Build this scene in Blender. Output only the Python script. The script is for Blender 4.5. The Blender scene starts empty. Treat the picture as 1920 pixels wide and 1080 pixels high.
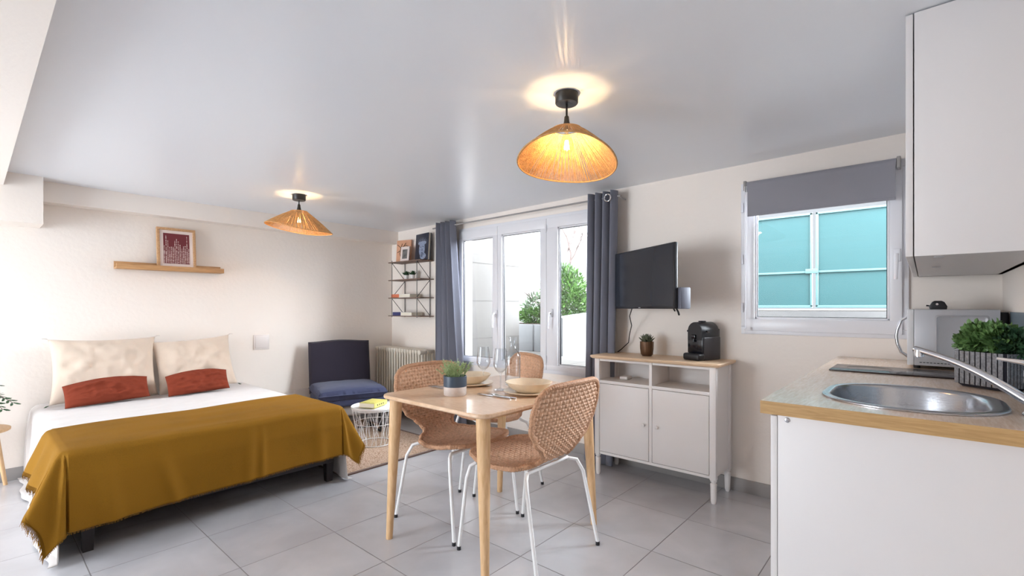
import bpy, bmesh, math, random
from mathutils import Vector, Matrix
R = random.Random(7)
PI = math.pi
C = bpy.context.scene.collection

# ------------------------------------------------------------------ materials
def lin(c):
    return tuple(((v/255.0)/12.92 if v/255.0 <= .04045 else ((v/255.0+.055)/1.055)**2.4) for v in c)

def mat(name, rgb, rough=.6, metal=0.0, var=.0, vscale=8, bump=0.0, bscale=60, spec=.5, trans=0, ior=1.45, sub=0, coat=0):
    m = bpy.data.materials.new(name); m.use_nodes = True
    nt = m.node_tree; b = nt.nodes['Principled BSDF']; c = lin(rgb)
    b.inputs['Base Color'].default_value = (*c, 1)
    b.inputs['Roughness'].default_value = rough
    b.inputs['Metallic'].default_value = metal
    b.inputs['Specular IOR Level'].default_value = spec
    b.inputs['IOR'].default_value = ior
    b.inputs['Transmission Weight'].default_value = trans
    b.inputs['Coat Weight'].default_value = coat
    tc = nt.nodes.new('ShaderNodeTexCoord')
    if var:
        n = nt.nodes.new('ShaderNodeTexNoise'); n.inputs['Scale'].default_value = vscale; n.inputs['Detail'].default_value = 4
        r = nt.nodes.new('ShaderNodeValToRGB')
        r.color_ramp.elements[0].position = .3; r.color_ramp.elements[1].position = .7
        r.color_ramp.elements[0].color = (*[v*(1-var) for v in c], 1)
        r.color_ramp.elements[1].color = (*[min(1, v*(1+var)) for v in c], 1)
        nt.links.new(tc.outputs['Object'], n.inputs['Vector']); nt.links.new(n.outputs['Fac'], r.inputs['Fac'])
        nt.links.new(r.outputs['Color'], b.inputs['Base Color'])
    if bump:
        n = nt.nodes.new('ShaderNodeTexNoise'); n.inputs['Scale'].default_value = bscale; n.inputs['Detail'].default_value = 3
        bp = nt.nodes.new('ShaderNodeBump'); bp.inputs['Strength'].default_value = bump; bp.inputs['Distance'].default_value = .01
        nt.links.new(tc.outputs['Object'], n.inputs['Vector']); nt.links.new(n.outputs['Fac'], bp.inputs['Height'])
        nt.links.new(bp.outputs['Normal'], b.inputs['Normal'])
    return m

def wood(name, a, c2, rough=.45, scale=(1, 14, 14), spec=.5, coat=0):
    m = bpy.data.materials.new(name); m.use_nodes = True
    nt = m.node_tree; b = nt.nodes['Principled BSDF']; b.inputs['Roughness'].default_value = rough
    b.inputs['Specular IOR Level'].default_value = spec; b.inputs['Coat Weight'].default_value = coat
    tc = nt.nodes.new('ShaderNodeTexCoord'); mp = nt.nodes.new('ShaderNodeMapping'); mp.inputs['Scale'].default_value = scale
    n = nt.nodes.new('ShaderNodeTexNoise'); n.inputs['Scale'].default_value = 5; n.inputs['Detail'].default_value = 8; n.inputs['Distortion'].default_value = .6
    r = nt.nodes.new('ShaderNodeValToRGB'); r.color_ramp.elements[0].position = .3; r.color_ramp.elements[1].position = .72
    r.color_ramp.elements[0].color = (*lin(a), 1); r.color_ramp.elements[1].color = (*lin(c2), 1)
    L = nt.links.new
    L(tc.outputs['Object'], mp.inputs['Vector']); L(mp.outputs['Vector'], n.inputs['Vector']); L(n.outputs['Fac'], r.inputs['Fac']); L(r.outputs['Color'], b.inputs['Base Color'])
    bp = nt.nodes.new('ShaderNodeBump'); bp.inputs['Strength'].default_value = .12; bp.inputs['Distance'].default_value = .004
    L(n.outputs['Fac'], bp.inputs['Height']); L(bp.outputs['Normal'], b.inputs['Normal'])
    return m

def fabric(name, rgb, rough=.9, scale=500, var=.12, sheen=.3, bump=.3):
    m = mat(name, rgb, rough, spec=.2)
    nt = m.node_tree; b = nt.nodes['Principled BSDF']; c = lin(rgb)
    b.inputs['Sheen Weight'].default_value = sheen; b.inputs['Sheen Roughness'].default_value = .5
    tc = nt.nodes.new('ShaderNodeTexCoord'); L = nt.links.new
    w = nt.nodes.new('ShaderNodeTexNoise'); w.inputs['Scale'].default_value = scale; w.inputs['Detail'].default_value = 2
    n = nt.nodes.new('ShaderNodeTexNoise'); n.inputs['Scale'].default_value = 3.5; n.inputs['Detail'].default_value = 5
    mx = nt.nodes.new('ShaderNodeMath'); mx.operation = 'ADD'
    r = nt.nodes.new('ShaderNodeValToRGB'); r.color_ramp.elements[0].position = .7; r.color_ramp.elements[1].position = 1.3 if False else 1.0
    r.color_ramp.elements[0].color = (*[v*(1-var) for v in c], 1); r.color_ramp.elements[1].color = (*[min(1, v*(1+var)) for v in c], 1)
    L(tc.outputs['Object'], w.inputs['Vector']); L(tc.outputs['Object'], n.inputs['Vector'])
    L(w.outputs['Fac'], mx.inputs[0]); L(n.outputs['Fac'], mx.inputs[1]); L(mx.outputs[0], r.inputs['Fac']); L(r.outputs['Color'], b.inputs['Base Color'])
    bp = nt.nodes.new('ShaderNodeBump'); bp.inputs['Strength'].default_value = bump; bp.inputs['Distance'].default_value = .002
    L(w.outputs['Fac'], bp.inputs['Height']); L(bp.outputs['Normal'], b.inputs['Normal'])
    return m

def glass(name, tint=(1, 1, 1), refl=.06):
    m = bpy.data.materials.new(name); m.use_nodes = True
    nt = m.node_tree; nt.nodes.remove(nt.nodes['Principled BSDF'])
    t = nt.nodes.new('ShaderNodeBsdfTransparent'); t.inputs['Color'].default_value = (*tint, 1)
    g = nt.nodes.new('ShaderNodeBsdfGlossy'); g.inputs['Roughness'].default_value = .02
    lw = nt.nodes.new('ShaderNodeLayerWeight'); lw.inputs['Blend'].default_value = .5
    f = nt.nodes.new('ShaderNodeMath'); f.operation = 'POWER'; f.inputs[1].default_value = 5 if refl < .08 else 2.6
    mu = nt.nodes.new('ShaderNodeMath'); mu.operation = 'MULTIPLY_ADD'; mu.inputs[1].default_value = .85; mu.inputs[2].default_value = refl*.4
    x = nt.nodes.new('ShaderNodeMixShader'); o = nt.nodes['Material Output']; L = nt.links.new
    L(lw.outputs['Facing'], f.inputs[0]); L(f.outputs[0], mu.inputs[0]); L(mu.outputs[0], x.inputs[0]); L(t.outputs[0], x.inputs[1]); L(g.outputs[0], x.inputs[2]); L(x.outputs[0], o.inputs[0])
    return m

def emis(name, rgb, s):
    m = bpy.data.materials.new(name); m.use_nodes = True; b = m.node_tree.nodes['Principled BSDF']
    b.inputs['Base Color'].default_value = (*lin(rgb), 1)
    b.inputs['Emission Color'].default_value = (*lin(rgb), 1); b.inputs['Emission Strength'].default_value = s
    return m

M = {}
M['wall'] = mat('wall_paint', (236, 228, 220), .75, bump=.15, bscale=35, var=.015, vscale=2)
M['ceil'] = mat('ceiling_satin_paint', (228, 232, 238), .30, bump=.10, bscale=6, spec=.45)
M['trimw'] = mat('white_plaster', (236, 228, 220), .7, bump=.1, bscale=30)
M['pvc'] = mat('white_pvc', (226, 226, 230), .3)
M['base'] = mat('grey_skirting_tile', (150, 146, 144), .5, var=.06, vscale=6)
M['lacq'] = mat('white_lacquer', (232, 228, 226), .4)
M['kitch'] = mat('kitchen_white_melamine', (218, 215, 215), .42)
M['whitemetal'] = mat('white_powder_coat', (238, 238, 238), .35)
M['black'] = mat('black_metal', (32, 30, 30), .4)
M['blackpl'] = mat('black_plastic', (34, 34, 38), .35)
M['dkglossy'] = mat('dark_glossy_plastic', (22, 23, 30), .12)
M['chrome'] = mat('chrome', (225, 225, 228), .08, metal=1)
M['steel'] = mat('brushed_steel', (190, 192, 197), .24, metal=1, bump=.05, bscale=200)
M['oak'] = wood('oak_veneer', (188, 140, 82), (222, 180, 122), .5, (2, 2, 30))
M['oaky'] = wood('oak_ledge', (168, 124, 80), (196, 152, 106), .5, (30, 2, 30))
M['worktop'] = wood('worktop_oak_laminate', (220, 194, 170), (236, 214, 196), .24, (30, 3, 30), coat=.2)
M['edge'] = wood('worktop_oak_edge', (166, 130, 82), (192, 156, 106), .5, (3, 30, 40))
M['tabletop'] = wood('birch_table_top', (206, 170, 136), (228, 198, 168), .3, (4, 22, 10), coat=.25)
M['tableleg'] = wood('birch_table_legs', (204, 164, 118), (224, 188, 146), .5, (20, 20, 3))
M['sidetop'] = wood('pine_sideboard_top', (214, 182, 148), (234, 206, 174), .45, (3, 22, 22))
M['frameoak'] = wood('oak_picture_frame', (176, 132, 92), (204, 164, 122), .5, (20, 20, 20))
M['wicker'] = mat('woven_rattan', (206, 166, 136), .5, var=.16, vscale=55, bump=.4, bscale=180, spec=.45)
M['wickerrim'] = mat('wrapped_rattan_rim', (190, 146, 114), .6, var=.15, vscale=90, bump=.6, bscale=140)
M['rope'] = mat('paper_rope', (196, 150, 98), .8, var=.2, vscale=60, bump=.5, bscale=200)
M['linen'] = fabric('cream_linen', (206, 189, 172), var=.04)
M['sheet'] = fabric('white_cotton_sheet', (192, 186, 183), var=.03)
M['mustard'] = fabric('mustard_wool', (130, 91, 22), var=.10, sheen=.0, scale=350)
M['terra'] = fabric('terracotta_cotton', (122, 54, 36), var=.06, sheen=.0)
M['curtain'] = fabric('slate_grey_curtain', (112, 114, 126), var=.06)
M['blind'] = fabric('grey_blind_cloth', (142, 141, 148), var=.04)
M['navy'] = fabric('navy_denim', (56, 60, 84), var=.12, sheen=.1)
M['charcoal'] = fabric('charcoal_fabric', (46, 42, 52), var=.1, sheen=.05)
M['greyfab'] = fabric('pale_grey_upholstery', (160, 156, 154), var=.05)
M['radi'] = mat('cream_radiator_enamel', (214, 206, 192), .35)
M['mattress'] = fabric('mattress_ticking', (222, 216, 210), var=.03)
M['darkwood'] = mat('dark_bed_base', (38, 32, 34), .6)
M['stone'] = mat('cream_stoneware', (222, 204, 178), .35, var=.05, vscale=30)
M['soil'] = mat('potting_soil', (58, 46, 38), .95, bump=.6, bscale=80)
M['paper'] = mat('book_pages', (228, 222, 206), .8, bump=.3, bscale=200)
M['orange'] = mat('orange_cover', (210, 116, 84), .5)
M['peach'] = mat('peach_cover', (214, 160, 128), .6, var=.06, vscale=20)
M['navycov'] = mat('navy_cover', (58, 62, 110), .5)
M['shelfwood'] = wood('dark_stained_shelf', (104, 84, 74), (140, 116, 102), .6, (4, 30, 30))
M['glasspane'] = glass('window_glass')
M['clear'] = glass('clear_drinking_glass', (.95, .96, .97), .09)
M['bulbglass'] = glass('bulb_glass', (1, .93, .8), .05)
M['filament'] = emis('glowing_filament', (255, 214, 150), 60)
M['screen'] = mat('tv_screen', (40, 44, 52), .1, spec=.6)
M['hob'] = mat('black_ceramic_hob', (52, 42, 42), .16, spec=.35)
M['leafa'] = mat('leaf_green', (98, 132, 76), .5, var=.35, vscale=25)
M['leafb'] = mat('leaf_dark_green', (52, 84, 56), .5, var=.35, vscale=25)
M['leafc'] = mat('leaf_pale_green', (158, 178, 130), .6, var=.25, vscale=30)
M['leafout'] = mat('garden_leaf', (66, 100, 38), .6, var=.5, vscale=4)
M['leafout2'] = mat('garden_leaf_silver', (92, 112, 84), .6, var=.4, vscale=5)
M['bark'] = mat('grey_bark', (96, 84, 80), .9, var=.2, vscale=20)
M['render_'] = mat('exterior_white_render', (112, 113, 114), .85, var=.04, vscale=3, bump=.2, bscale=20)
M['limestone'] = mat('exterior_limestone', (96, 93, 90), .85, var=.05, vscale=2, bump=.3, bscale=6)
M['gate'] = mat('turquoise_sheet', (32, 72, 74), .6, var=.07, vscale=1.2)
M['gateframe'] = mat('pale_turquoise_tube', (80, 112, 113), .5)
M['micro'] = mat('silver_grey_casing', (176, 176, 180), .4, metal=.2)
M['microface'] = mat('white_microwave_face', (220, 220, 222), .35)
M['felt'] = mat('grey_felt', (134, 134, 138), .95, var=.25, vscale=160, bump=.4, bscale=200)
M['feltgap'] = mat('dark_felt_groove', (44, 42, 50), .9)
M['bronze'] = mat('ribbed_bronze_glaze', (104, 78, 58), .28, metal=.5)
M['potnavy'] = mat('navy_dipped_glaze', (62, 76, 92), .35)
M['potgrey'] = mat('raw_speckled_clay', (200, 190, 184), .6, var=.06, vscale=60)
M['yellow'] = mat('yellow_book_cover', (196, 186, 100), .45, var=.05, vscale=9)
M['ink'] = mat('dark_printing', (60, 52, 30), .6)
M['maroon'] = mat('maroon_print', (110, 42, 48), .7)
M['mount'] = mat('off_white_mount', (228, 214, 208), .8)
M['printw'] = mat('print_pale_bead', (226, 206, 200), .8)
M['sky_splash'] = mat('pale_blue_glass_panel', (186, 206, 222), .12)
M['photo'] = mat('grey_photo_print', (110, 108, 106), .5, var=.6, vscale=22)
M['slate'] = mat('slate_cover', (44, 48, 62), .4, var=.4, vscale=14)
M['facepale'] = mat('pale_statue_print', (140, 152, 176), .5, var=.3, vscale=40)
M['outsocket'] = mat('white_switch_plate', (222, 214, 210), .4)

def tile_floor():
    m = bpy.data.materials.new('grey_porcelain_tiles'); m.use_nodes = True
    nt = m.node_tree; b = nt.nodes['Principled BSDF']; L = nt.links.new; N = nt.nodes.new
    g = N('ShaderNodeNewGeometry'); s = N('ShaderNodeSeparateXYZ'); L(g.outputs['Position'], s.inputs[0])
    def edge(sock, off, size):
        a = N('ShaderNodeMath'); a.operation = 'SUBTRACT'; L(sock, a.inputs[0]); a.inputs[1].default_value = off
        d = N('ShaderNodeMath'); d.operation = 'DIVIDE'; L(a.outputs[0], d.inputs[0]); d.inputs[1].default_value = size
        f = N('ShaderNodeMath'); f.operation = 'PINGPONG'; L(d.outputs[0], f.inputs[0]); f.inputs[1].default_value = .5
        fl = N('ShaderNodeMath'); fl.operation = 'FLOOR'; L(d.outputs[0], fl.inputs[0])
        return f, fl
    ex, fx = edge(s.outputs[0], -1.010-.451*9, .451); ey, fy = edge(s.outputs[1], 2.197-.4595*12, .4595)
    mn = N('ShaderNodeMath'); mn.operation = 'MINIMUM'; L(ex.outputs[0], mn.inputs[0]); L(ey.outputs[0], mn.inputs[1])
    st = N('ShaderNodeMapRange'); st.inputs['From Min'].default_value = .0035; st.inputs['From Max'].default_value = .0065; L(mn.outputs[0], st.inputs['Value'])
    cb = N('ShaderNodeCombineXYZ'); L(fx.outputs[0], cb.inputs[0]); L(fy.outputs[0], cb.inputs[1])
    wn = N('ShaderNodeTexWhiteNoise'); wn.noise_dimensions = '3D'; L(cb.outputs[0], wn.inputs['Vector'])
    n = N('ShaderNodeTexNoise'); n.inputs['Scale'].default_value = 3.2; n.inputs['Detail'].default_value = 6; n.inputs['Distortion'].default_value = .4; L(g.outputs['Position'], n.inputs['Vector'])
    ad = N('ShaderNodeMath'); ad.operation = 'MULTIPLY_ADD'; ad.inputs[1].default_value = .22; L(wn.outputs['Value'], ad.inputs[0]); L(n.outputs['Fac'], ad.inputs[2])
    r = N('ShaderNodeValToRGB'); r.color_ramp.elements[0].position = .35; r.color_ramp.elements[1].position = .85
    r.color_ramp.elements[0].color = (*lin((178, 177, 180)), 1); r.color_ramp.elements[1].color = (*lin((200, 199, 202)), 1)
    L(ad.outputs[0], r.inputs['Fac'])
    mx = N('ShaderNodeMix'); mx.data_type = 'RGBA'; mx.inputs['A'].default_value = (*lin((128, 124, 124)), 1)
    L(st.outputs['Result'], mx.inputs['Factor']); L(r.outputs['Color'], mx.inputs['B']); L(mx.outputs['Result'], b.inputs['Base Color'])
    rr = N('ShaderNodeMapRange'); rr.inputs['To Min'].default_value = .7; rr.inputs['To Max'].default_value = .22; L(st.outputs['Result'], rr.inputs['Value']); L(rr.outputs['Result'], b.inputs['Roughness'])
    bp = N('ShaderNodeBump'); bp.inputs['Strength'].default_value = .5; bp.inputs['Distance'].default_value = .002; L(st.outputs['Result'], bp.inputs['Height']); L(bp.outputs['Normal'], b.inputs['Normal'])
    b.inputs['Specular IOR Level'].default_value = .9
    return m
M['tiles'] = tile_floor()

def rug_mat():
    m = mat('jute_weave', (178, 150, 126), .95)
    nt = m.node_tree; b = nt.nodes['Principled BSDF']; L = nt.links.new; N = nt.nodes.new
    tc = N('ShaderNodeTexCoord'); v = N('ShaderNodeTexVoronoi'); v.inputs['Scale'].default_value = 90; L(tc.outputs['Object'], v.inputs['Vector'])
    r = N('ShaderNodeValToRGB'); r.color_ramp.elements[0].color = (*lin((206, 182, 162)), 1); r.color_ramp.elements[1].color = (*lin((138, 108, 86)), 1)
    L(v.outputs['Distance'], r.inputs['Fac']); L(r.outputs['Color'], b.inputs['Base Color'])
    bp = N('ShaderNodeBump'); bp.inputs['Strength'].default_value = .8; bp.inputs['Distance'].default_value = .006; bp.invert = True
    L(v.outputs['Distance'], bp.inputs['Height']); L(bp.outputs['Normal'], b.inputs['Normal'])
    return m
M['jute'] = rug_mat()

def paving_mat():
    m = mat('terrace_paving', (170, 166, 160), .8)
    nt = m.node_tree; b = nt.nodes['Principled BSDF']; L = nt.links.new; N = nt.nodes.new
    g = N('ShaderNodeNewGeometry'); br = N('ShaderNodeTexBrick'); br.offset = 0
    br.inputs['Scale'].default_value = 2.5; br.inputs['Mortar Size'].default_value = .012; br.inputs['Row Height'].default_value = 1.0; br.inputs['Brick Width'].default_value = 1.0
    br.inputs['Color1'].default_value = (*lin((120, 117, 112)), 1); br.inputs['Color2'].default_value = (*lin((108, 105, 101)), 1); br.inputs['Mortar'].default_value = (*lin((62, 59, 55)), 1)
    L(g.outputs['Position'], br.inputs['Vector']); L(br.outputs['Color'], b.inputs['Base Color'])
    return m
M['paving'] = paving_mat()

# ------------------------------------------------------------------ mesh helpers
class MB:
    def __init__(s): s.v = []; s.f = []; s.mi = []
    def add(s, vs, fs, mi=0, T=None):
        o = len(s.v)
        for p in vs:
            p = Vector(p)
            s.v.append(T @ p if T else p)
        for f in fs: s.f.append([i+o for i in f]); s.mi.append(mi)
        return s
    def box(s, x0, y0, z0, x1, y1, z1, bev=0, mi=0, T=None, seg=2):
        bm = bmesh.new(); bmesh.ops.create_cube(bm, size=1)
        for v in bm.verts: v.co = Vector(((x0+x1)/2+v.co.x*(x1-x0), (y0+y1)/2+v.co.y*(y1-y0), (z0+z1)/2+v.co.z*(z1-z0)))
        if bev: bmesh.ops.bevel(bm, geom=bm.edges[:], offset=bev, segments=seg, affect='EDGES', profile=.5)
        s.frombm(bm, mi, T); return s
    def frombm(s, bm, mi=0, T=None):
        bm.verts.index_update()
        s.add([v.co.copy() for v in bm.verts], [[v.index for v in f.verts] for f in bm.faces], mi, T); bm.free()
    def lathe(s, prof, n=32, c=(0, 0, 0), mi=0, T=None, caps=True, wob=None):
        vs = []; fs = []; k = len(prof)
        for r, z in prof:
            for i in range(n):
                a = 2*PI*i/n; rr = r*(wob(a, z) if wob else 1)
                vs.append((c[0]+rr*math.cos(a), c[1]+rr*math.sin(a), c[2]+z))
        for j in range(k-1):
            for i in range(n):
                i2 = (i+1) % n; fs.append([j*n+i, j*n+i2, (j+1)*n+i2, (j+1)*n+i])
        if caps:
            fs.append(list(range(n))[::-1]); fs.append([(k-1)*n+i for i in range(n)])
        return s.add(vs, fs, mi, T)
    def tube(s, pts, r, n=8, mi=0, closed=False, T=None, rs=None, caps=True):
        pts = [Vector(p) for p in pts]; k = len(pts); vs = []; fs = []
        up = None
        for i, p in enumerate(pts):
            a = pts[i-1] if (i > 0 or closed) else pts[i]; b = pts[(i+1) % k] if (i < k-1 or closed) else pts[i]
            t = (b-a).normalized() if (b-a).length > 1e-9 else Vector((0, 0, 1))
            if up is None:
                up = Vector((0, 0, 1)) if abs(t.z) < .9 else Vector((1, 0, 0))
            x = up.cross(t)
            if x.length < 1e-4: x = Vector((1, 0, 0)).cross(t)
            x.normalize(); y = t.cross(x); up = y
            rr = rs[i] if rs else r
            for j in range(n):
                an = 2*PI*j/n; vs.append(p+x*math.cos(an)*rr+y*math.sin(an)*rr)
        m = k if closed else k-1
        for i in range(m):
            for j in range(n):
                a = i*n+j; b = i*n+(j+1) % n; c = ((i+1) % k)*n+(j+1) % n; d = ((i+1) % k)*n+j
                fs.append([a, b, c, d])
        if not closed and caps: fs.append(list(range(n))[::-1]); fs.append([(k-1)*n+j for j in range(n)])
        return s.add(vs, fs, mi, T)
    def grid(s, fn, nu, nv, mi=0, T=None, flip=False):
        vs = [fn(i/nu, j/nv) for j in range(nv+1) for i in range(nu+1)]
        fs = []
        for j in range(nv):
            for i in range(nu):
                a = j*(nu+1)+i; q = [a, a+1, a+nu+2, a+nu+1]
                fs.append(q[::-1] if flip else q)
        return s.add(vs, fs, mi, T)
    def prism(s, poly, z0, z1, mi=0, T=None):
        n = len(poly); vs = [(x, y, z0) for x, y in poly]+[(x, y, z1) for x, y in poly]
        fs = [list(range(n))[::-1], [n+i for i in range(n)]]+[[i, (i+1) % n, n+(i+1) % n, n+i] for i in range(n)]
        return s.add(vs, fs, mi, T)
    def mesh(s, name, mats, smooth=True, ang=40):
        me = bpy.data.meshes.new(name); me.from_pydata([tuple(v) for v in s.v], [], s.f)
        for m in (mats if isinstance(mats, (list, tuple)) else [mats]): me.materials.append(m)
        me.polygons.foreach_set('material_index', s.mi); me.update()
        if smooth:
            me.polygons.foreach_set('use_smooth', [True]*len(me.polygons))
            try: me.set_sharp_from_angle(angle=math.radians(ang))
            except Exception: pass
        return me

def link(o):
    C.objects.link(o); return o
def thing(name, label, cat, loc=(0, 0, 0), rz=0, group=None):
    o = bpy.data.objects.new(name, None); o.location = loc; o.rotation_euler = (0, 0, rz); o.empty_display_size = .05
    link(o); tag(o, label, cat, group); return o
def tag(o, label, cat, group=None, kind=None):
    o['label'] = label; o['category'] = cat
    if group: o['group'] = group
    if kind: o['kind'] = kind
    return o
def struct(o, label=None, cat=None):
    o['kind'] = 'structure'
    if label: o['label'] = label; o['category'] = cat or 'room'
    return o
def part(name, mb, mats, parent=None, world=False, smooth=True, ang=40, label=None, bevel=0):
    """local-space mesh under parent; world=True -> vertices are world coordinates (unrotated roots)"""
    me = mb.mesh(name, mats, smooth, ang)
    o = bpy.data.objects.new(name, me); link(o)
    if parent:
        o.parent = parent
        if world:
            off = Vector((0, 0, 0)); p = parent
            while p: off += p.location; p = p.parent
            o.location = -off
    if label: o['label'] = label
    return o
def solo(name, mb, mats, label, cat, group=None, loc=None, **k):
    """a one-mesh thing from world coordinates, its origin moved to its base"""
    xs = [v.x for v in mb.v]; ys = [v.y for v in mb.v]; zs = [v.z for v in mb.v]
    c = Vector(((min(xs)+max(xs))/2, (min(ys)+max(ys))/2, min(zs)))
    mb.v = [v-c for v in mb.v]
    o = part(name, mb, mats, **k); o.location = c; tag(o, label, cat, group); return o
def dup(root, loc, rz=None, label=None):
    r = root.copy(); C.objects.link(r); r.location = loc
    if rz is not None: r.rotation_euler = (0, 0, rz)
    if label: r['label'] = label
    for ch in list(root.children):
        c = ch.copy(); C.objects.link(c); c.parent = r
        for g in list(ch.children):
            d = g.copy(); C.objects.link(d); d.parent = c
    return r
def rrect(cx, cy, hx, hy, r, n=8):
    P = []
    for (sx, sy, a0) in ((1, 1, 0), (-1, 1, 90), (-1, -1, 180), (1, -1, 270)):
        for i in range(n+1):
            a = math.radians(a0+90*i/n); P.append((cx+sx*(hx-r)+r*math.cos(a), cy+sy*(hy-r)+r*math.sin(a)))
    return P
def loft(mb, loops, mi=0, cap0=False, cap1=True):
    n = len(loops[0]); vs = [p for l in loops for p in l]; fs = []
    for j in range(len(loops)-1):
        for i in range(n): fs.append([j*n+i, j*n+(i+1) % n, (j+1)*n+(i+1) % n, (j+1)*n+i])
    if cap0: fs.append(list(range(n))[::-1])
    if cap1: fs.append([(len(loops)-1)*n+i for i in range(n)])
    mb.add(vs, fs, mi)
def nz(x, y, z=0):
    from mathutils import noise
    return noise.noise(Vector((x, y, z)))
def Rz(a): return Matrix.Rotation(a, 4, 'Z')
def T3(x, y, z): return Matrix.Translation((x, y, z))

# ------------------------------------------------------------------ room shell
WY, BX, RX, SY = 3.29, -4.75, .281, -2.6
def cz(x): return 2.125+.0115*x
def w1(): return (-3.57, -1.86, .625, 1.985)      # x0,x1,z0,z1 french window opening
def w2(): return (-.865, -.085, 1.035, 1.975)
TH = .17
mb = MB().box(BX-.2, SY-.2, -.12, RX+.2, WY+TH, 0)
struct(part('floor', mb, M['tiles'], smooth=False), 'grey square tiled floor', 'floor')
mb = MB(); X0, X1 = BX-.2, RX+.2
zs = [cz(X0), cz(X1)]
mb.add([(X0, SY-.2, zs[0]), (X1, SY-.2, zs[1]), (X1, WY+TH, zs[1]), (X0, WY+TH, zs[0]), (X0, SY-.2, 2.4), (X1, SY-.2, 2.4), (X1, WY+TH, 2.4), (X0, WY+TH, 2.4)],
       [[3, 2, 1, 0], [4, 5, 6, 7], [0, 1, 5, 4], [1, 2, 6, 5], [2, 3, 7, 6], [3, 0, 4, 7]])
struct(part('ceiling', mb, M['ceil'], smooth=False), 'white satin painted ceiling', 'ceiling')
mb = MB().box(BX-.2, SY-.2, 0, BX, WY+TH, 2.2); struct(part('wall_west', mb, M['wall'], smooth=False), 'cream wall behind the bed', 'wall')
mb = MB().box(RX, SY-.2, 0, RX+.2, WY+TH, 2.2); struct(part('wall_east', mb, M['wall'], smooth=False), 'cream wall behind the kitchen units', 'wall')
a0, a1, b0, b1 = w1(); c0, c1, d0, d1 = w2()
mb = MB(); H = 2.2
for (x0, z0, x1, z1) in ((BX, 0, a0, H), (a0, 0, a1, b0), (a0, b1, a1, H), (a1, 0, c0, H), (c0, 0, c1, d0), (c0, d1, c1, H), (c1, 0, RX, H)):
    mb.box(x0, WY, z0, x1, WY+TH, z1)
struct(part('wall_north', mb, M['wall'], smooth=False), 'cream wall with the two windows', 'wall')
# rear wall behind the camera with an unseen wide opening added to let in fill daylight
mb = MB()
for (x0, z0, x1, z1) in ((BX, 0, -4.4, H), (-4.4, 1.93, -2.6, H), (-2.6, 0, RX, H), (-4.4, 0, -2.6, .1)):
    mb.box(x0, SY-.2, z0, x1, SY, z1)
struct(part('wall_south', mb, M['wall'], smooth=False), 'cream rear wall with a wide opening added for fill daylight', 'wall')
mb = MB().box(-4.628, .335, 1.94, BX+.001, WY, 2.2)
mb.v = [Vector((v.x, v.y, v.z)) for v in mb.v]
struct(part('trim_1', MB().box(BX-.05, .335, 1.93, -4.625, WY, 2.12), M['trimw'], smooth=False), 'low bulkhead along the bed wall under the ceiling', 'trim')
struct(part('trim_2', MB().box(BX-.05, -.45, 1.985, RX+.05, .150, 2.3), M['trimw'], smooth=False), 'dropped ceiling beam across the room', 'beam')
struct(part('trim_3', MB().box(BX-.05, -.4, 1.755, -4.49, .334, 2.2), M['trimw'], smooth=False), 'boxed-in duct on the bed wall at left', 'trim')
struct(part('baseboard_west', MB().box(BX, SY, 0, BX+.012, WY, .085, .002), M['base']), 'grey tile skirting under the bed wall', 'baseboard')
struct(part('baseboard_north', MB().box(BX, WY-.012, 0, -.3, WY, .085, .002), M['base']), 'grey tile skirting under the windows', 'baseboard')

def sash(win, x0, x1, z0, z1, l, r, bt, tp, y=WY-.035, name='sash'):
    """one opening leaf: hollow frame with chamfered inner edge, pane as sub-part"""
    g = MB(); d = .055
    g.box(x0, y, z0, x1, y+d, z0+bt, .004); g.box(x0, y, z1-tp, x1, y+d, z1, .004)
    g.box(x0, y, z0+bt-.002, x0+l, y+d, z1-tp+.002, .004); g.box(x1-r, y, z0+bt-.002, x1, y+d, z1-tp+.002, .004)
    # glazing bead
    b = .012
    for q in ((x0+l, z0+bt, x1-r, z0+bt+b), (x0+l, z1-tp-b, x1-r, z1-tp), (x0+l, z0+bt, x0+l+b, z1-tp), (x1-r-b, z0+bt, x1-r, z1-tp)):
        g.box(q[0], y+.014, q[1], q[2], y+.04, q[3], .003)
    o = part(name, g, M['pvc'], win, True)
    p = part('pane', MB().box(x0+l+.004, y+.024, z0+bt+.004, x1-r-.004, y+.030, z1-tp-.004), M['glasspane'], o, False, smooth=False)
    gk = MB()
    for q in ((x0+l+b, z0+bt+b, x1-r-b, z0+bt+b+.003), (x0+l+b, z1-tp-b-.003, x1-r-b, z1-tp-b), (x0+l+b, z0+bt+b, x0+l+b+.003, z1-tp-b), (x1-r-b-.003, z0+bt+b, x1-r-b, z1-tp-b)):
        gk.box(q[0], y+.018, q[1], q[2], y+.034, q[3])
    part('gasket', gk, M['blackpl'], o, False, smooth=False)
    return o
def win_handle(x, z, win, y=WY-.035, up=False):
    g = MB(); g.box(x-.015, y-.012, z-.035, x+.015, y+.002, z+.035, .005)
    g.tube([(x, y-.01, z), (x, y-.045, z), (x, y-.052, z-.012), (x-.002, y-.054, z-.06), (x-.003, y-.052, z-.13)], .009, 10, rs=[.009, .009, .010, .010, .008])
    return part('handle', g, M['pvc'], win, True)
win1 = bpy.data.objects.new('window_1', None); link(win1); win1.location = (-2.7, WY, .625); struct(win1, 'wide three-leaf white window looking onto the terrace', 'window')
g = MB()
for q in ((a0, b0, a1, b0+.045), (a0, b1-.045, a1, b1), (a0, b0+.0452, a0+.04, b1-.0452), (a1-.04, b0+.0452, a1, b1-.0452)): g.box(q[0], WY-.012, q[1], q[2], WY+.07, q[3], .003)
part('window_frame', g, M['pvc'], win1, True)
sash(win1, -3.548, -3.022, .655, 1.955, .045, .060, .045, .085)
sash(win1, -3.020, -2.450, .655, 1.955, .053, .062, .045, .085)
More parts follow.
